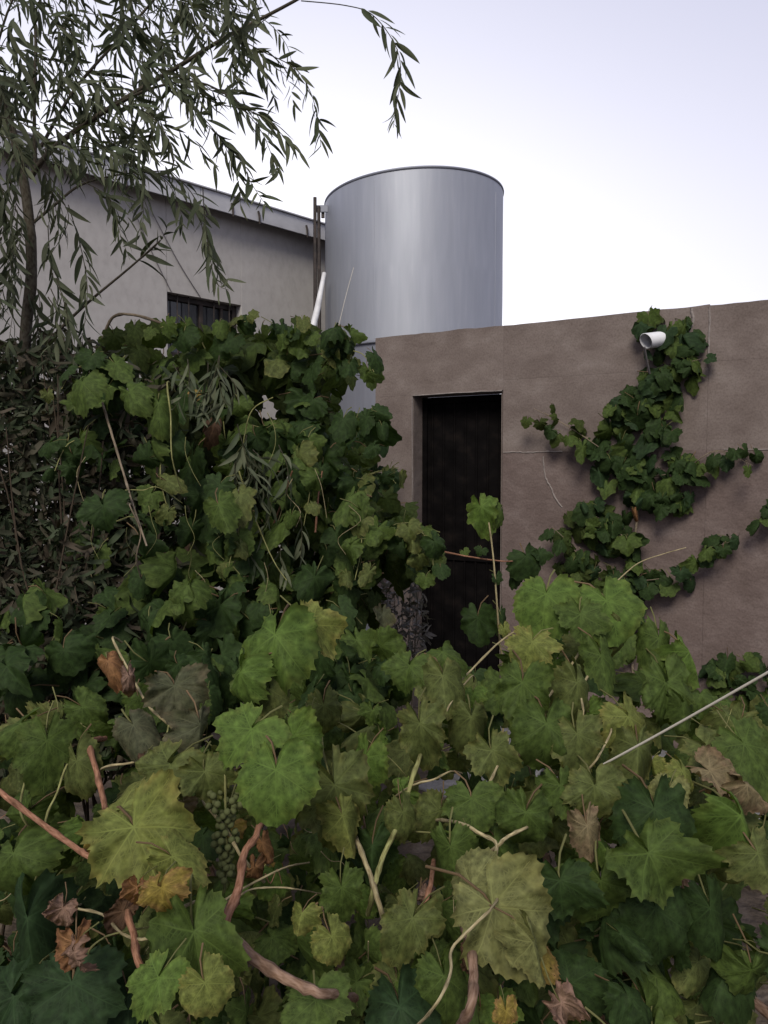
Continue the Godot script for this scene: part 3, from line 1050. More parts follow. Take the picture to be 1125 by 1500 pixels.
func shoot(v: Vine, wood: String, r0: float, pts: Array, n: int, s0: float, s1: float, pals: Array, lod := 1, wide := 0.025) -> void:   # a cane with leaves set along it, smaller to the tip
	cane(v, "cane", wood, r0, r0 * 0.4, pts)
	var path := smooth_path(pts, 8)
	for k in n:
		var t := (k + 0.6) / n
		var p: Vector3 = path[int(t * (path.size() - 1))]
		var sg := 1.0 if k % 2 else -1.0
		put_leaf(v, p + Vector3(sg * wide * rng.randf_range(0.4, 1.6), rng.randf_range(-1.6, 0.9) * wide, rng.randf_range(0.0, 0.05)), lerpf(s0, s1, t) * rng.randf_range(0.85, 1.15), rng.randfn(sg * 20, 25), rng.randfn(20, 18), rng.randfn(sg * 20, 25), lod, rng.randi() % 17, pick(pals))

func back_vines() -> void:
	var a := new_vine("grapevine", "leafy dark grapevine grown over the shrub, under the small house window", "vine", Vector3(-0.62, 0, -2.75))
	var b := new_vine("grapevine", "dense dark grapevine between the shrub and the metal door, reaching up to the tank", "vine", Vector3(-0.05, 0, -3.05))
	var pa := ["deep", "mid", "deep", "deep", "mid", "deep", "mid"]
	# blobs of foliage: x, y, rx, ry, distance, spread in depth, leaves
	for q in [[290, 536, 60, 32, 2.85, 0.35, 26], [190, 500, 50, 28, 2.9, 0.3, 8], [345, 512, 50, 40, 2.85, 0.35, 18], [150, 590, 62, 44, 2.5, 0.2, 9], [262, 590, 80, 64, 2.75, 0.4, 34], [330, 640, 70, 80, 2.75, 0.5, 30], [190, 690, 70, 70, 2.5, 0.35, 16], [290, 760, 100, 90, 2.5, 0.5, 44], [170, 830, 90, 80, 2.3, 0.4, 22], [300, 880, 110, 80, 2.25, 0.5, 40], [170, 950, 100, 60, 2.05, 0.35, 22], [60, 880, 70, 40, 2.2, 0.3, 5], [50, 985, 90, 40, 2.0, 0.3, 14], [280, 1000, 110, 50, 1.95, 0.3, 22]]:
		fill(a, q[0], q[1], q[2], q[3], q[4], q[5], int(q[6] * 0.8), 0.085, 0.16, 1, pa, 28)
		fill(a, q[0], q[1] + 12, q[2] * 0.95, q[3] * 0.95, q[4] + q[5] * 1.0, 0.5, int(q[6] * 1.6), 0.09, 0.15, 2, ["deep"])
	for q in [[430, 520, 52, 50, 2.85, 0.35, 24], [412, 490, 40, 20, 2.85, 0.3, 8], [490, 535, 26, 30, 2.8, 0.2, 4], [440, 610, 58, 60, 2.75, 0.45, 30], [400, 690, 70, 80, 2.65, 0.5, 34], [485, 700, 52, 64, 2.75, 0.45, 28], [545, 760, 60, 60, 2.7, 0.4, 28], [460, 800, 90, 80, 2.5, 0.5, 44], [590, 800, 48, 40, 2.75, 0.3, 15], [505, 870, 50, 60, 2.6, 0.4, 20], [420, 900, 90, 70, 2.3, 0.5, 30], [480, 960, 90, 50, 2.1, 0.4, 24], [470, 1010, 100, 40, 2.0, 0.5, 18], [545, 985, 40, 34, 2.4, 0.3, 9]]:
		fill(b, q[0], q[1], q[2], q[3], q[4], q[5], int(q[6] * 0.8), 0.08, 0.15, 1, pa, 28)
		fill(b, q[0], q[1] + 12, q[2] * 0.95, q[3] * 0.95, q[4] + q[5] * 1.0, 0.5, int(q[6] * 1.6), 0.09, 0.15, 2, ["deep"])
	# single leaves that stand out
	put_leaf(a, at(232, 590, 2.35), 0.17, 8, 25, 10, 0, 2, "mid")
	put_leaf(a, at(190, 575, 2.35), 0.14, 40, 20, -20, 0, 5, "mid")
	put_leaf(a, at(120, 560, 2.35), 0.14, -10, 25, -25, 0, 1, "mid")
	put_leaf(a, at(150, 740, 2.2), 0.15, 10, 12, 5, 0, 4, "deep")
	put_leaf(a, at(320, 740, 2.25), 0.15, 25, 18, 0, 0, 7, "mid")
	put_leaf(a, at(312, 620, 2.6), 0.10, 0, 30, 20, 1, 3, "brown")
	put_leaf(a, at(285, 575, 2.6), 0.05, 20, 30, 20, 1, 3, "yellow")
	put_leaf(b, at(540, 545, 2.75), 0.12, 12, 15, 20, 1, 6, "mid")
	put_leaf(b, at(560, 900, 2.5), 0.1, 0, 25, 20, 1, 6, "grey")
	# canes
	cane(a, "cane", "grey", 0.0042, 0.003, sight_path(2.42, 2.2, [150, 590, 165, 640, 180, 690, 195, 740, 215, 800]))
	cane(a, "cane", "green", 0.0035, 0.002, sight_path(2.4, 2.3, [245, 560, 250, 610, 252, 670]))
	cane(a, "cane", "green", 0.003, 0.002, sight_path(2.3, 2.3, [180, 720, 210, 718, 232, 714]))
	cane(a, "cane", "grey", 0.0035, 0.003, sight_path(2.25, 2.2, [200, 820, 206, 780, 190, 740]))
	cane(a, "cane", "grey", 0.007, 0.005, sight_path(2.95, 2.85, [150, 500, 165, 465, 195, 461, 240, 474]))
	cane(a, "cane", "old", 0.016, 0.008, [Vector3(-0.62, -0.05, -2.75), Vector3(-0.66, 0.5, -2.7), at(270, 860, 2.75), at(300, 650, 2.95)])
	cane(b, "cane", "old", 0.018, 0.008, [Vector3(-0.05, -0.05, -3.05), Vector3(-0.1, 0.5, -2.95), at(480, 820, 2.95), at(440, 620, 3.0)])
	cane(b, "cane", "green", 0.003, 0.002, sight_path(2.6, 2.6, [352, 700, 358, 640, 370, 600, 400, 582]))
	cane(b, "cane", "red", 0.004, 0.003, sight_path(2.55, 2.6, [462, 780, 466, 730, 472, 690]))
	cane(b, "cane", "red", 0.004, 0.003, sight_path(2.6, 2.5, [400, 770, 415, 730, 428, 690]))
	cane(b, "cane", "green", 0.003, 0.0015, sight_path(2.4, 2.35, [350, 690, 370, 750, 400, 820, 420, 850]))
	cane(b, "cane", "green", 0.003, 0.0015, sight_path(1.95, 1.75, [440, 1035, 490, 1055, 540, 1085, 585, 1125]), true)
	for k in 18:                                     # silver curled shoots that trail down over the leaves
		var x := rng.randf_range(120, 520)
		var y := rng.randf_range(600, 860)
		var d := 2.32 + rng.randf() * 0.2
		cane(a if x < 330 else b, "shoot", "green" if k % 2 else "pale", 0.0016, 0.0009, sight_path(d, d, [x, y, x + rng.randf_range(-14, 20), y + 22, x + rng.randf_range(-16, 16), y + 48, x + rng.randf_range(-5, 24), y + 72]), false, 4)
	for q in [[a, 2.8, [300, 510, 285, 486, 255, 474, 235, 480]], [a, 2.8, [330, 500, 345, 475, 375, 470]], [b, 2.8, [420, 520, 430, 490, 455, 482]], [b, 2.75, [470, 540, 495, 515, 530, 518, 548, 545]], [b, 2.75, [490, 500, 500, 490, 505, 484]], [b, 2.7, [530, 700, 560, 690, 580, 708]], [b, 2.65, [570, 780, 605, 770, 630, 800, 636, 850]], [a, 2.6, [190, 560, 150, 535, 110, 540, 90, 570]], [a, 2.5, [140, 640, 100, 650, 80, 690]], [b, 2.6, [510, 620, 545, 610, 560, 640]], [a, 2.45, [240, 640, 235, 700, 250, 760]], [b, 2.5, [440, 640, 455, 700, 445, 770]], [b, 2.45, [520, 720, 530, 790, 520, 850]], [a, 2.4, [330, 700, 345, 770, 335, 830]]]:
		shoot(q[0], "green", 0.003, sight_path(q[1], q[1] - 0.08, q[2]), 7, 0.13, 0.06, ["mid", "deep", "deep", "olive"])
	finish(a)
	finish(b)
	# low grey dry plant in front of the door's left side
	var e := thing("dry_plant", "grey dry seed heads beside the foot of the metal door", "plant", at(590, 1050, 3.6) * Vector3(1, 0, 1))
	var fr := []
	for k in 420:
		var a2 := rng.randf() * TAU
		var q := sqrt(rng.randf())
		var grow := Vector3(rng.randfn(0, 0.6), rng.randfn(-0.3, 0.6), rng.randfn(0.2, 0.5)).normalized()
		var face := Vector3(rng.randfn(), rng.randfn(), rng.randfn(0.5, 0.7))
		face = (face - grow * face.dot(grow)).normalized()
		fr.append(Transform3D(Basis(grow.cross(face), grow, face) * rng.randf_range(0.03, 0.065), at(586 + cos(a2) * q * 42, 905 + sin(a2) * q * 75, 3.5 + rng.randf() * 0.25)))
	scatter(e, fr, "dry_foliage", [Color(0.20, 0.19, 0.18), Color(0.14, 0.13, 0.12), Color(0.10, 0.095, 0.08)], 2.2, 150, 0.13)
	for k in 5:
		var g := Geo.new()
		var top := at(565 + k * 12, 860, 3.6) - e.position
		g.tube([Vector3(0.02 * k - 0.04, -0.05, 0), Vector3(top.x * 0.6, top.y * 0.5, top.z), top], [0.006, 0.005, 0.002], 6, Color(0.17, 0.15, 0.12))
		part("stem", g.mesh(), mats.bark, e)

func wall_vines() -> void:
	var base := at(935, 1000, 4.0)
	base.y = 0.0
	var v := new_vine("grapevine", "dark vine climbing the yard wall up to the white pipe stub", "vine", base)
	var pal := ["deep", "deep", "blue", "deep", "mid"]
	var on := func(px: float, py: float, out: float) -> Vector3:
		return at(px, py, wall_depth(px, py)) + wall_n * out
	for s in [[820, 622, [935, 690, 900, 668, 860, 640, 825, 618, 790, 600]], [0, 0, [940, 700, 1000, 690, 1050, 662, 1105, 682]], [0, 0, [925, 850, 985, 842, 1040, 805, 1078, 790]], [0, 0, [955, 560, 990, 540, 1030, 528]], [0, 0, [925, 860, 870, 830, 835, 790, 815, 770]], [0, 0, [938, 720, 975, 735, 1005, 728]], [0, 0, [930, 800, 900, 770, 860, 745]], [0, 0, [950, 600, 920, 585, 905, 600]], [0, 0, [1180, 720, 1145, 735, 1118, 760]]]:
		var p := []
		for i in s[2].size() / 2: p.append(on.call(s[2][i * 2], s[2][i * 2 + 1], 0.05 + 0.012 * i))
		shoot(v, "grey", 0.0035, p, 9 + s[2].size(), 0.155, 0.08, pal, 1, 0.042)
	for s in [[0.009, 0.006, [930, 1060, 928, 960, 922, 860, 935, 760, 938, 690, 945, 600, 955, 500]], [0.004, 0.002, [938, 690, 900, 670, 860, 640, 800, 605]], [0.004, 0.002, [940, 700, 1000, 690, 1050, 660, 1105, 680]], [0.004, 0.002, [950, 560, 985, 545, 1015, 525]], [0.004, 0.002, [925, 860, 880, 840, 850, 800]]]:
		var p := []
		for i in s[2].size() / 2: p.append(on.call(s[2][i * 2], s[2][i * 2 + 1], 0.03))
		cane(v, "cane", "grey", s[0], s[1], p)
	for q in [[975, 480, 34, 22, 15], [1000, 505, 26, 22, 8], [985, 535, 42, 40, 20], [945, 575, 42, 38, 19], [985, 590, 26, 40, 10], [920, 612, 34, 26, 13], [955, 640, 46, 36, 18], [868, 650, 26, 22, 5], [884, 690, 14, 16, 4], [930, 690, 46, 34, 19], [1000, 690, 40, 32, 15], [970, 725, 46, 26, 12], [858, 765, 36, 36, 14], [905, 770, 46, 40, 22], [845, 825, 26, 36, 11], [895, 835, 42, 42, 20], [945, 870, 30, 44, 13], [1045, 800, 26, 18, 5], [925, 960, 30, 40, 10], [1085, 990, 45, 34, 26], [1020, 1015, 34, 30, 12], [1115, 1040, 40, 40, 24], [1180, 1000, 50, 60, 24]]:
		for k in int(q[4] * 0.68):
			var a := rng.randf() * TAU
			var r := sqrt(rng.randf())
			put_leaf(v, on.call(q[0] + cos(a) * r * q[2], q[1] + sin(a) * r * q[3], rng.randf_range(0.02, 0.10)), rng.randf_range(0.08, 0.16), rng.randfn(0, 38), rng.randfn(18, 20), rng.randfn(-25, 32), 2 if k % 3 else 1, rng.randi() % 17, pick(pal))
	put_leaf(v, on.call(941, 745, 0.2), 0.09, 10, 20, -20, 1, 2, "orange")
	finish(v)
	# small dark vine in the corner where wall and tank meet
	var c := new_vine("grapevine", "small dark vine at the left end of the yard wall below the tank", "vine", at(525, 1000, 4.9) * Vector3(1, 0, 1))
	for q in [[535, 650, 28, 24, 14], [520, 690, 30, 36, 16], [555, 700, 22, 20, 8], [520, 770, 50, 60, 22]]:
		fill(c, q[0], q[1], q[2], q[3], 4.7, 0.3, q[4], 0.11, 0.17, 2, ["blue", "deep"])
	cane(c, "cane", "grey", 0.01, 0.005, [c.root.position, at(520, 900, 4.85), at(525, 640, 4.8)])
	finish(c)
	# thin vine in front of the door
	var d := new_vine("grapevine", "thin vine with a few leaves straggling across the metal door", "vine", at(735, 1000, 3.3) * Vector3(1, 0, 1))
	cane(d, "cane", "pale", 0.005, 0.0035, [d.root.position, at(738, 1000, 3.2), at(732, 940, 3.15), at(727, 870, 3.1), at(722, 810, 3.1), at(714, 752, 3.1)])
	cane(d, "cane", "red", 0.0045, 0.003, sight_path(3.0, 3.2, [600, 795, 640, 806, 690, 816, 735, 822, 752, 822]))
	for l in [[704, 742, 3.08, 0.165, 15, 20, -12, 3, "bright"], [733, 750, 3.12, 0.12, -20, 10, 45, 5, "mid"], [770, 815, 3.2, 0.17, 15, 18, 15, 1, "deep"], [757, 835, 3.25, 0.12, -20, 18, -15, 2, "deep"], [790, 812, 3.25, 0.11, 20, 18, 30, 6, "deep"], [700, 905, 3.1, 0.19, 0, 8, -20, 8, "deep"], [735, 905, 3.15, 0.14, 12, 6, 30, 7, "deep"], [640, 800, 3.05, 0.07, 10, 20, 0, 7, "mid"], [680, 808, 3.1, 0.05, 30, 30, 0, 4, "mid"], [705, 805, 3.1, 0.06, -30, 20, 0, 4, "deep"], [728, 845, 3.1, 0.07, 10, 10, 30, 4, "deep"], [738, 920, 3.1, 0.07, 10, 20, 0, 4, "lime"]]:
		put_leaf(d, at(l[0], l[1], l[2]), l[3], l[4], l[5], l[6], 1, l[7], l[8])
	finish(d)

func front_depth(px: float, py: float) -> float:
	var d := lerpf(1.95, 0.98, pow(clampf((py - 860.0) / 640.0, 0, 1), 0.8))
	return d + 0.05 * sin(px * 0.013 + 1.0)

func front_vines() -> void:
	var a := new_vine("grapevine", "yellowing grapevine with reddish canes nearest the viewer at the left", "vine", Vector3(-0.42, 0, -1.35))
	var b := new_vine("grapevine", "bright green grapevine standing in the middle foreground, below the metal door", "vine", Vector3(0.05, 0, -1.5))
	var c := new_vine("grapevine", "grapevine with broad pale green leaves in the right foreground before the wall", "vine", Vector3(0.62, 0, -1.6))
	var e := new_vine("grapevine", "grapevine at the left edge of the foreground, with big dark leaves low down", "vine", Vector3(-0.75, 0, -1.4))
	var f := new_vine("grapevine", "grapevine at the right edge of the foreground, under the taut pale cord", "vine", Vector3(0.95, 0, -1.7))
	var of := func(px: float) -> Vine: return e if px < 130 else a if px < 330 else b if px < 600 else c if px < 880 else f
	# leaves seen singly: x, y of the stalk end, width in hundredths of the picture's pixel grid at that distance, lean of the tip, pitch, yaw, shape, colour, how far in front of the mass
	var one := [
		[403, 930, 165, -8, 26, -8, 0, "bright", 0.30], [455, 915, 120, 55, 20, 38, 6, "lime", 0.27], [352, 985, 105, -25, 15, -40, 5, "bright", 0.22], [396, 1010, 80, 10, 8, 10, 1, "olive", 0.18],
		[368, 1068, 140, -40, 34, -16, 4, "bright", 0.30], [404, 1128, 155, 2, 24, 4, 0, "bright", 0.30], [430, 1080, 105, 45, 30, 25, 8, "bright", 0.25],
		[490, 1150, 170, 22, 20, 16, 3, "olive", 0.18], [502, 1195, 120, 20, 10, 20, 7, "lime", 0.14],
		[196, 1212, 205, 30, 34, 8, 8, "lime", 0.22], [178, 1185, 120, 150, 40, -14, 1, "lime", 0.21], [252, 1255, 120, 55, 24, 20, 9, "lime", 0.20],
		[284, 1365, 200, 12, 20, 18, 6, "mid", 0.12], [232, 1432, 120, -28, 28, -12, 4, "bright", 0.12], [300, 1440, 120, 25, 14, 20, 5, "lime", 0.11],
		[722, 1328, 210, 30, 26, 12, 8, "pale", 0.10], [692, 1300, 105, 170, 26, -24, 1, "pale", 0.10], [780, 1380, 120, 25, 16, 30, 9, "pale", 0.09],
		[604, 1345, 125, -30, 26, -10, 3, "olive", 0.10], [585, 1475, 170, 10, 44, 0, 0, "blue", 0.04], [462, 1465, 130, 10, 44, -6, 4, "mid", 0.04],
		[442, 1338, 70, -10, 24, -14, 7, "lime", 0.10], [486, 1372, 95, 30, 20, 28, 5, "lime", 0.08], [500, 1300, 100, 8, 10, 12, 3, "mid", 0.08],
		[250, 1120, 130, -30, 22, -20, 4, "olive", 0.16], [293, 1062, 120, 0, 6, 50, 7, "grey", 0.16], [195, 1062, 120, 40, 42, 10, 2, "grey", 0.14], [255, 1005, 115, 8, 26, 18, 8, "grey", 0.12], [300, 1130, 110, 20, 20, 10, 6, "olive", 0.16],
		[68, 1085, 125, 6, 14, 40, 3, "mid", 0.14], [30, 1060, 100, -60, 40, -10, 9, "mid", 0.14], [20, 1250, 130, 15, 26, -6, 0, "mid", 0.10], [112, 1115, 110, 8, 10, 0, 5, "olive", 0.06], [40, 1345, 230, 10, 30, 8, 2, "blue", 0.06], [105, 1440, 190, 5, 34, 6, 8, "blue", 0.02], [20, 1460, 170, -20, 34, 0, 4, "blue", 0.02],
		[800, 870, 120, -10, 24, -18, 1, "bright", 0.16], [888, 880, 140, 14, 30, 12, 0, "bright", 0.18], [850, 900, 100, 0, 20, 0, 6, "mid", 0.14], [910, 920, 80, 20, 10, 30, 5, "olive", 0.12], [780, 940, 90, -25, 20, -20, 3, "lime", 0.10],
		[965, 935, 110, 0, 18, 4, 2, "mid", 0.12], [1010, 955, 100, 30, 14, 34, 7, "bright", 0.12], [975, 1000, 120, 4, 12, 0, 4, "mid", 0.10], [1000, 1030, 90, 10, 12, 0, 9, "mid", 0.08],
		[648, 990, 120, 5, 30, 0, 9, "olive", 0.12], [600, 975, 95, -20, 24, -26, 4, "mid", 0.12], [648, 955, 85, 10, 50, 6, 1, "mid", 0.12], [615, 1060, 110, 12, 16, -6, 3, "olive", 0.12], [690, 1050, 115, 0, 24, 0, 2, "olive", 0.08], [765, 1000, 120, -8, 18, -10, 8, "mid", 0.10], [720, 1100, 110, 16, 14, -10, 6, "olive", 0.08], [845, 1000, 110, 6, 16, 10, 5, "olive", 0.10], [880, 960, 100, 12, 16, 10, 9, "mid", 0.10], [800, 1060, 130, -4, 18, 0, 0, "mid", 0.10], [845, 1075, 110, 14, 18, 8, 3, "olive", 0.10], [920, 1050, 110, 20, 22, 16, 1, "lime", 0.09], [935, 1095, 130, -10, 26, 0, 7, "olive", 0.08],
		[1085, 1195, 160, 20, 30, 6, 2, "bright", 0.14], [958, 1185, 160, 0, 24, -6, 0, "deep", 0.16], [950, 1250, 180, 22, 20, 6, 6, "mid", 0.14], [1000, 1130, 80, 10, 30, 30, 5, "lime", 0.15], [1040, 1130, 100, 60, 44, 14, 8, "tan", 0.13], [980, 1155, 80, -20, 30, -20, 1, "pale", 0.17], [1030, 1095, 100, 30, 30, 16, 4, "olive", 0.10], [1095, 1150, 110, 70, 40, 20, 9, "tan", 0.10], [1090, 1090, 130, 30, 34, 10, 3, "mid", 0.10], [1110, 1250, 130, 20, 20, 10, 7, "olive", 0.08],
		[870, 1150, 120, 0, 20, 0, 4, "olive", 0.10], [860, 1210, 110, 6, 16, 0, 7, "tan", 0.06], [770, 1190, 120, -20, 16, -10, 5, "mid", 0.08], [820, 1150, 100, 14, 16, 8, 9, "mid", 0.08], [660, 1240, 130, 8, 12, -14, 2, "mid", 0.06], [690, 1170, 110, 0, 20, 0, 8, "mid", 0.06], [880, 1290, 150, 8, 12, 6, 3, "mid", 0.02], [820, 1290, 140, 4, 10, -6, 6, "deep", 0.02], [960, 1330, 160, 8, 10, 0, 0, "deep", 0.0], [1040, 1330, 150, 12, 12, 6, 2, "deep", 0.0], [650, 1430, 120, 6, 30, 8, 1, "mid", 0.04], [545, 1240, 110, 0, 14, -8, 7, "deep", 0.05], [590, 1190, 90, 14, 8, 20, 5, "olive", 0.08],
		[158, 968, 95, 30, 40, 0, 2, "orange", 0.14], [188, 990, 60, 10, 20, 20, 5, "pink", 0.14], [212, 1115, 60, 0, 20, 0, 1, "brown", 0.14], [236, 1300, 95, 10, 24, -10, 4, "yellow", 0.21], [200, 1300, 60, -10, 20, -10, 6, "orange", 0.20], [92, 1330, 75, -20, 20, 14, 8, "pink", 0.20], [112, 1380, 110, 4, 8, 40, 7, "orange", 0.16], [108, 1395, 80, -10, 8, -30, 3, "pink", 0.18], [384, 1235, 70, 20, 20, 0, 9, "orange", 0.04], [372, 1270, 60, -10, 20, 0, 5, "orange", 0.02], [250, 1180, 90, -40, 20, 0, 0, "tan", 0.06], [180, 1335, 80, -40, 20, 0, 8, "brown", 0.06], [690, 1230, 60, 10, 20, 10, 2, "pink", 0.03], [625, 1310, 50, -20, 20, 0, 5, "pink", 0.03], [822, 1470, 110, 30, 16, 10, 6, "pink", 0.06], [690, 1400, 70, 0, 10, 0, 1, "brown", 0.02], [740, 1480, 60, 0, 20, 0, 4, "yellow", 0.08]]
	for l in one:
		var d: float = front_depth(l[0], l[1]) - l[8]
		put_leaf(of.call(l[0]), at(l[0], l[1], d), l[2] / FOCAL * d * 0.88, l[3], l[4], l[5], 0, l[6], l[7])
	# the mass behind them, in loose layers that follow the canopy down to the ground
	var edge := PackedVector2Array([Vector2(-300, 1040), Vector2(0, 1050), Vector2(130, 1030), Vector2(250, 1000), Vector2(340, 1000), Vector2(420, 980), Vector2(540, 1040), Vector2(600, 1000), Vector2(680, 1000), Vector2(760, 930), Vector2(860, 900), Vector2(950, 960), Vector2(1040, 985), Vector2(1125, 1030), Vector2(1500, 1040)])
	for layer in 4:
		var step: float = [60.0, 58.0, 60.0, 60.0][layer]
		var y := 900.0
		while y < 1640.0:
			var x := -150.0
			while x < 1290.0:
				var px := x + rng.randf_range(-0.5, 0.5) * step
				var py := y + rng.randf_range(-0.5, 0.5) * step
				x += step
				var top := 0.0
				for i in edge.size() - 1:
					if px >= edge[i].x and px < edge[i + 1].x:
						top = lerpf(edge[i].y, edge[i + 1].y, (px - edge[i].x) / (edge[i + 1].x - edge[i].x))
				if py < top: continue
				if layer == 0 and (rng.randf() < 0.22 or py > 1560): continue
				if px > 1030 and py > 1260 and rng.randf() < 0.6: continue
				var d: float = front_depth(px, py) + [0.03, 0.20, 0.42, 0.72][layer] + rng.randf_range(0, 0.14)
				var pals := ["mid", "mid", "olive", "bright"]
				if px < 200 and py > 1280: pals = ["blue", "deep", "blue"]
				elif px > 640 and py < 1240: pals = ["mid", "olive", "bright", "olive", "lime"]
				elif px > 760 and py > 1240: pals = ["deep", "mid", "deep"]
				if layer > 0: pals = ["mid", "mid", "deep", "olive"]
				var pal := pick(pals)
				var odd := rng.randf()
				if odd < 0.012: pal = "yellow"
				elif odd < 0.02: pal = "brown"
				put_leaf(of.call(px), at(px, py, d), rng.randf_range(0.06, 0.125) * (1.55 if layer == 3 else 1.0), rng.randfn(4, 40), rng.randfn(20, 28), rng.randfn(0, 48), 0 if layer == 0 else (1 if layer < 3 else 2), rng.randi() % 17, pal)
			y += step
	# canes: wood, radius in metres at both ends, distances, line
	for k in [[a, "red", 0.0060, 0.0052, 1.12, 1.10, [-40, 1130, 0, 1160, 60, 1205, 110, 1242, 135, 1258, 200, 1300], 0.12], [a, "green", 0.003, 0.002, 1.11, 1.12, [66, 1210, 84, 1160, 104, 1112]], [a, "green", 0.003, 0.002, 1.11, 1.15, [30, 1190, 40, 1130, 44, 1085]],
		[a, "red", 0.0068, 0.0062, 1.22, 1.2, [132, 1088, 140, 1125, 152, 1172, 162, 1210]], [a, "red", 0.006, 0.007, 1.02, 1.02, [188, 1330, 196, 1370, 206, 1415]],
		[a, "pale", 0.0038, 0.003, 1.5, 1.3, [165, 935, 185, 975, 215, 1030, 245, 1060]], [a, "green", 0.0025, 0.002, 1.3, 1.28, [235, 1095, 244, 1075, 252, 1055]], [a, "pale", 0.003, 0.0025, 1.25, 1.2, [150, 1125, 190, 1118, 222, 1110]],
		[b, "red", 0.0055, 0.0085, 1.06, 1.04, [386, 1195, 375, 1225, 358, 1250, 350, 1300, 330, 1352], 0.09], [b, "old", 0.0135, 0.0085, 1.05, 1.0, [325, 1350, 345, 1378, 375, 1405, 430, 1440, 474, 1456], 0.08], [b, "pale", 0.0038, 0.003, 1.06, 1.08, [352, 1252, 330, 1212, 300, 1178]],
		[b, "pale", 0.0025, 0.002, 1.02, 1.0, [300, 1330, 320, 1325, 350, 1305, 415, 1272]], [b, "pale", 0.0022, 0.0015, 1.02, 1.0, [352, 1312, 372, 1302, 410, 1300, 436, 1303]], [a, "pale", 0.0035, 0.0025, 1.0, 1.04, [240, 1345, 215, 1375, 180, 1368, 150, 1340, 110, 1330]], [a, "green", 0.0022, 0.0016, 1.0, 1.0, [130, 1395, 150, 1375, 176, 1366]],
		[b, "pale", 0.0058, 0.0052, 1.12, 1.1, [524, 1234, 540, 1275, 556, 1325]], [c, "green", 0.006, 0.006, 1.35, 1.15, [614, 1112, 598, 1160, 582, 1210, 560, 1258, 548, 1300]], [c, "pale", 0.003, 0.002, 1.2, 1.2, [605, 1150, 635, 1142, 660, 1130]],
		[c, "pale", 0.0042, 0.0038, 1.15, 1.05, [672, 1205, 705, 1222, 728, 1238, 714, 1280]], [c, "pale", 0.0042, 0.003, 1.08, 1.12, [728, 1240, 745, 1225, 772, 1212]], [c, "pale", 0.0026, 0.0024, 0.93, 1.0, [722, 1328, 690, 1360, 662, 1390, 660, 1425, 640, 1470], 0.14],
		[c, "pale", 0.0045, 0.0035, 1.85, 1.75, [655, 1020, 690, 982, 735, 938, 770, 920]], [c, "pale", 0.004, 0.004, 1.55, 1.6, [800, 1025, 830, 985, 858, 940]], [c, "pale", 0.0035, 0.0035, 1.55, 1.6, [854, 1050, 852, 1010, 872, 972]], [c, "pale", 0.0035, 0.003, 1.75, 1.7, [650, 1050, 668, 1018, 692, 990]],
		[c, "pale", 0.0035, 0.0025, 1.4, 1.4, [870, 1118, 884, 1095, 896, 1068]], [c, "pale", 0.004, 0.003, 1.35, 1.3, [715, 1150, 730, 1120, 744, 1085]], [c, "pale", 0.0035, 0.002, 2.4, 2.9, [905, 850, 935, 825, 970, 812, 1005, 802], -0.8], [c, "grey", 0.006, 0.006, 1.2, 1.15, [1010, 1240, 1000, 1220, 990, 1180]], [c, "pale", 0.0035, 0.0035, 1.2, 1.15, [985, 1170, 1000, 1215, 1015, 1242]],
		[c, "old", 0.009, 0.009, 1.02, 1.0, [690, 1385, 694, 1430, 690, 1475]], [c, "red", 0.006, 0.005, 1.15, 1.1, [632, 1290, 622, 1330, 612, 1360]]]:
		var line_of: Array = k[6]
		var pts := []
		var over: float = k[7] if k.size() > 7 else 0.05
		for i in line_of.size() / 2:
			var x: float = line_of[i * 2]
			var y: float = line_of[i * 2 + 1]
			pts.append(at(x, y, front_depth(x, y) - over if y > 1000.0 or over < 0.0 else front_depth(x, y) + 0.02))
		var big: float = front_depth(line_of[0], line_of[1]) / k[4]
		cane(k[0], "cane", k[1], k[2] * big, k[3] * big, pts)
	for k in [[a, Vector3(-0.42, -0.05, -1.35), 300, 1400], [b, Vector3(0.05, -0.05, -1.5), 500, 1330], [c, Vector3(0.62, -0.05, -1.6), 800, 1250], [e, Vector3(-0.75, -0.05, -1.4), 60, 1350], [f, Vector3(0.95, -0.05, -1.7), 1000, 1250]]:
		var top := at(k[2], k[3], 1.75)
		cane(k[0], "trunk", "old", 0.02, 0.013, [k[1], k[1] + Vector3(0.03, 0.3, 0.02), k[1].lerp(top, 0.7) + Vector3(-0.03, 0, 0), top])
	for k in 60:                                     # petiole-like shoots and tendrils through the mass
		var x := rng.randf_range(0, 1100)
		var y := rng.randf_range(1020, 1480)
		if x > 820 and y > 1230: continue
		var d := front_depth(x, y) + rng.randf_range(0.0, 0.1)
		var s := rng.randf_range(-1, 1)
		cane(of.call(x), "tendril", pick(["green", "pale", "green", "red"]), 0.0016, 0.0009, sight_path(d, d + 0.04, [x, y, x + s * 22, y + 14, x + s * 50, y + rng.randf_range(-10, 34), x + s * 70, y + rng.randf_range(-20, 60)]), false, 4)
	# a bunch of small green grapes under the leaves
	var top := at(330, 1158, 1.24)
	var g := Geo.new()
	g.tube([Vector3(0, 0.03, 0), Vector3(0, -0.05, 0), Vector3(0.004, -0.13, 0)], [0.002, 0.002, 0.001], 6, WOOD.green)
	var stalk := part("grape_bunch", g.mesh(), mats.bark, b.root, top - b.root.position)
	var ball := SphereMesh.new()
	ball.radius = 0.0058
	ball.height = 0.0118
	ball.radial_segments = 12
	ball.rings = 6
	for k in 76:
		var q := k / 76.0
		var rr := 0.030 * (1.0 - 0.6 * q) * (0.7 + 0.3 * sin(q * 14.0))
		var an := k * 2.4
		part("grape", ball, mats.grape, stalk, Vector3(cos(an) * rr, 0.0 - q * 0.15 + rng.randf_range(-0.004, 0.004), sin(an) * rr))
	finish(a)
	finish(b)
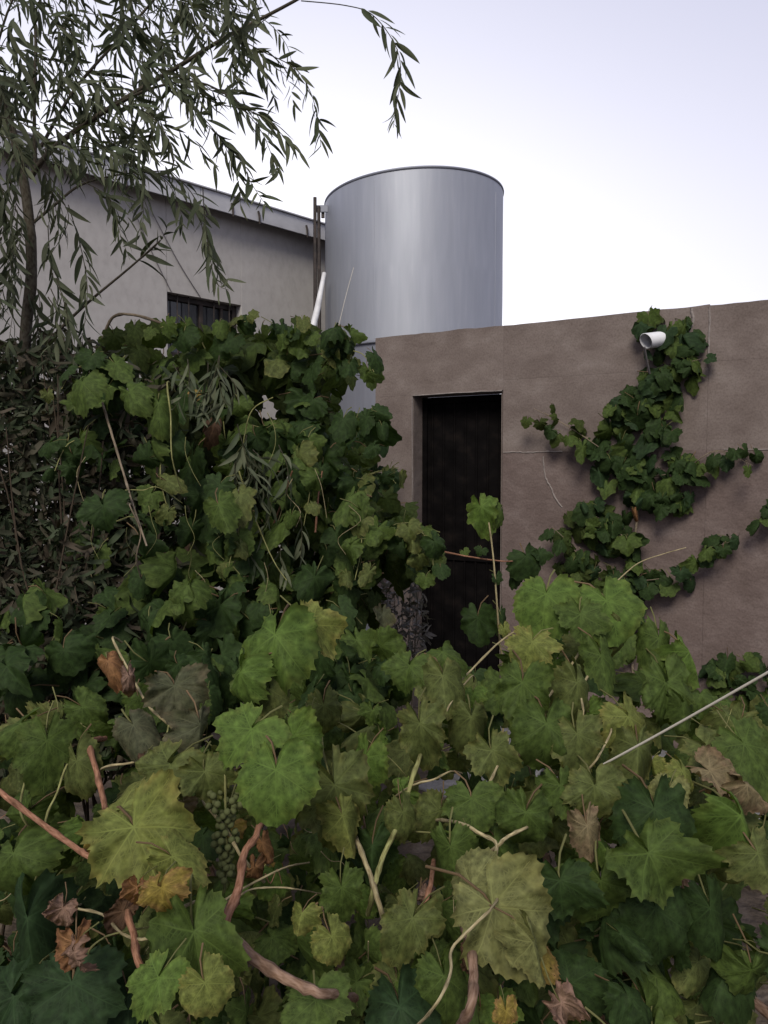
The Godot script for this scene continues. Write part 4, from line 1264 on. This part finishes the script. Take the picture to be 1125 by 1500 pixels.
	finish(c)
	finish(e)
	finish(f)

# ------------------------------------------------------------------ small things
func small_things() -> void:
	# white pipe stub that sticks out of the wall
	var p := thing("drain_pipe", "short white plastic pipe stub sticking out of the yard wall", "pipe", WALL_A + wall_u * 1.925 + Vector3(0, 2.34, 0), WALL_TURN)
	var g := Geo.new()
	var n := 28
	var dir := Vector3(-0.55, -0.17, 0.83).normalized()
	var sx := dir.cross(Vector3.UP).normalized()
	var sy := sx.cross(dir)
	for q in [[0.043, -0.05], [0.043, 0.20], [0.038, 0.203], [0.037, 0.0]]:
		for k in n + 1:
			var a := TAU * k / n
			var cut: float = 0.012 * sin(a) if q[1] > 0.1 else 0.0
			g.add(dir * (q[1] + cut) + (sx * cos(a) + sy * sin(a)) * q[0], Vector2(a, q[1]))
	for q in 3:
		for k in n:
			var a := q * (n + 1) + k
			g.quad(a + 1, a, a + n + 1, a + n + 2)
	part("tube", g.mesh(), mats.white_plastic, p)
	var e := Geo.new()
	var mid := e.add(dir * 0.12)
	for k in n: e.add(dir * 0.12 + (sx * cos(TAU * k / n) + sy * sin(TAU * k / n)) * 0.0368)
	for k in n: e.tri(mid, 1 + (k + 1) % n, 1 + k)
	part("dark_bore", e.mesh(), mats.inside, p)
	# steel uprights beside the tank
	var base := at(466, 540, 6.75)
	base.y = 0.0
	var s := thing("steel_upright", "two thin dark steel rods with a bracket at the left side of the tank", "rods", base)
	for x in [-0.026, 0.014]:
		var h: float = at(466, 289 if x < 0 else 302, 6.75).y
		var q := Geo.new()
		q.tube([Vector3(x, 0, 0), Vector3(x, h * 0.5, 0), Vector3(x * 0.8, h, 0)], [0.016, 0.016, 0.015], 8)
		part("rod", q.mesh(), mats.dark_steel, s)
	var by := at(466, 305, 6.75).y
	boxpart("bracket", Vector3(-0.03, by - 0.03, -0.02), Vector3(0.115, by + 0.03, -0.005), mats.zinc_old, s, 0.003)
	boxpart("bracket", Vector3(0.03, by - 0.075, -0.035), Vector3(0.06, by + 0.02, -0.021), mats.dark_steel, s, 0.003)
	# white pipe that leans beside the rods
	var top := at(475, 400, 6.6)
	var low := at(452, 505, 6.4)
	var w := thing("downpipe", "pale plastic pipe leaning beside the steel rods and the tank", "pipe", low)
	var wg := Geo.new()
	wg.tube([low - low, (top - low) * 0.5 + Vector3(0.008, 0, 0), top - low], [0.030, 0.026, 0.017], 14)
	part("tube", wg.mesh(), mats.white_plastic, w)
	var cg := Geo.new()
	cg.tube([(top - low) * 0.02, (top - low) * 0.10], [0.034, 0.033], 14)
	part("collar", cg.mesh(), mats.white_plastic, w)
	# cords
	line("cord", "thin pale string running down the side of the tank", "string", [at(518, 392, 6.2), at(505, 440, 5.95), at(480, 545, 5.5)], 0.0022, mats.cord)
	line("cord", "taut pale cord slanting up to the right over the foreground leaves", "cord", [at(880, 1122, 1.38), at(1000, 1056, 1.24), at(1260, 908, 1.0)], 0.0021, mats.cord)
	line("cable", "dark wire hanging below the white pipe stub", "cable", [at(944, 508, 4.2), at(948, 530, 4.25), at(953, 552, 4.3)], 0.006, mats.wire)
	line("cable", "thin dark wire from the house eave down to the window, on the left", "cable", [HOUSE_AT + house_pt(-1.95, 3.80, 0.02), HOUSE_AT + house_pt(-1.75, 3.4, 0.012), HOUSE_AT + house_pt(-1.56, 3.08, 0.01)], 0.004, mats.wire)
	line("cable", "thin dark wire from the house eave down to the window, on the right", "cable", [HOUSE_AT + house_pt(-1.75, 3.72, 0.02), HOUSE_AT + house_pt(-1.5, 3.35, 0.012), HOUSE_AT + house_pt(-1.28, 3.08, 0.01)], 0.004, mats.wire)

func house_pt(x: float, y: float, z: float) -> Vector3:
	return Basis(Vector3.UP, 0.79537) * Vector3(x, y, z)

func line(called: String, label: String, category: String, pts: Array, r: float, mat: Material) -> void:
	var path := smooth_path(pts, 5)
	var o: Vector3 = path[0]
	var g := Geo.new()
	var loc := []
	var rr := []
	for q in path:
		loc.append(q - o)
		rr.append(r)
	g.tube(loc, rr, 7)
	var m := part(numbered(called), g.mesh(), mat, self, o)
	m.set_meta("label", label)
	m.set_meta("category", category)
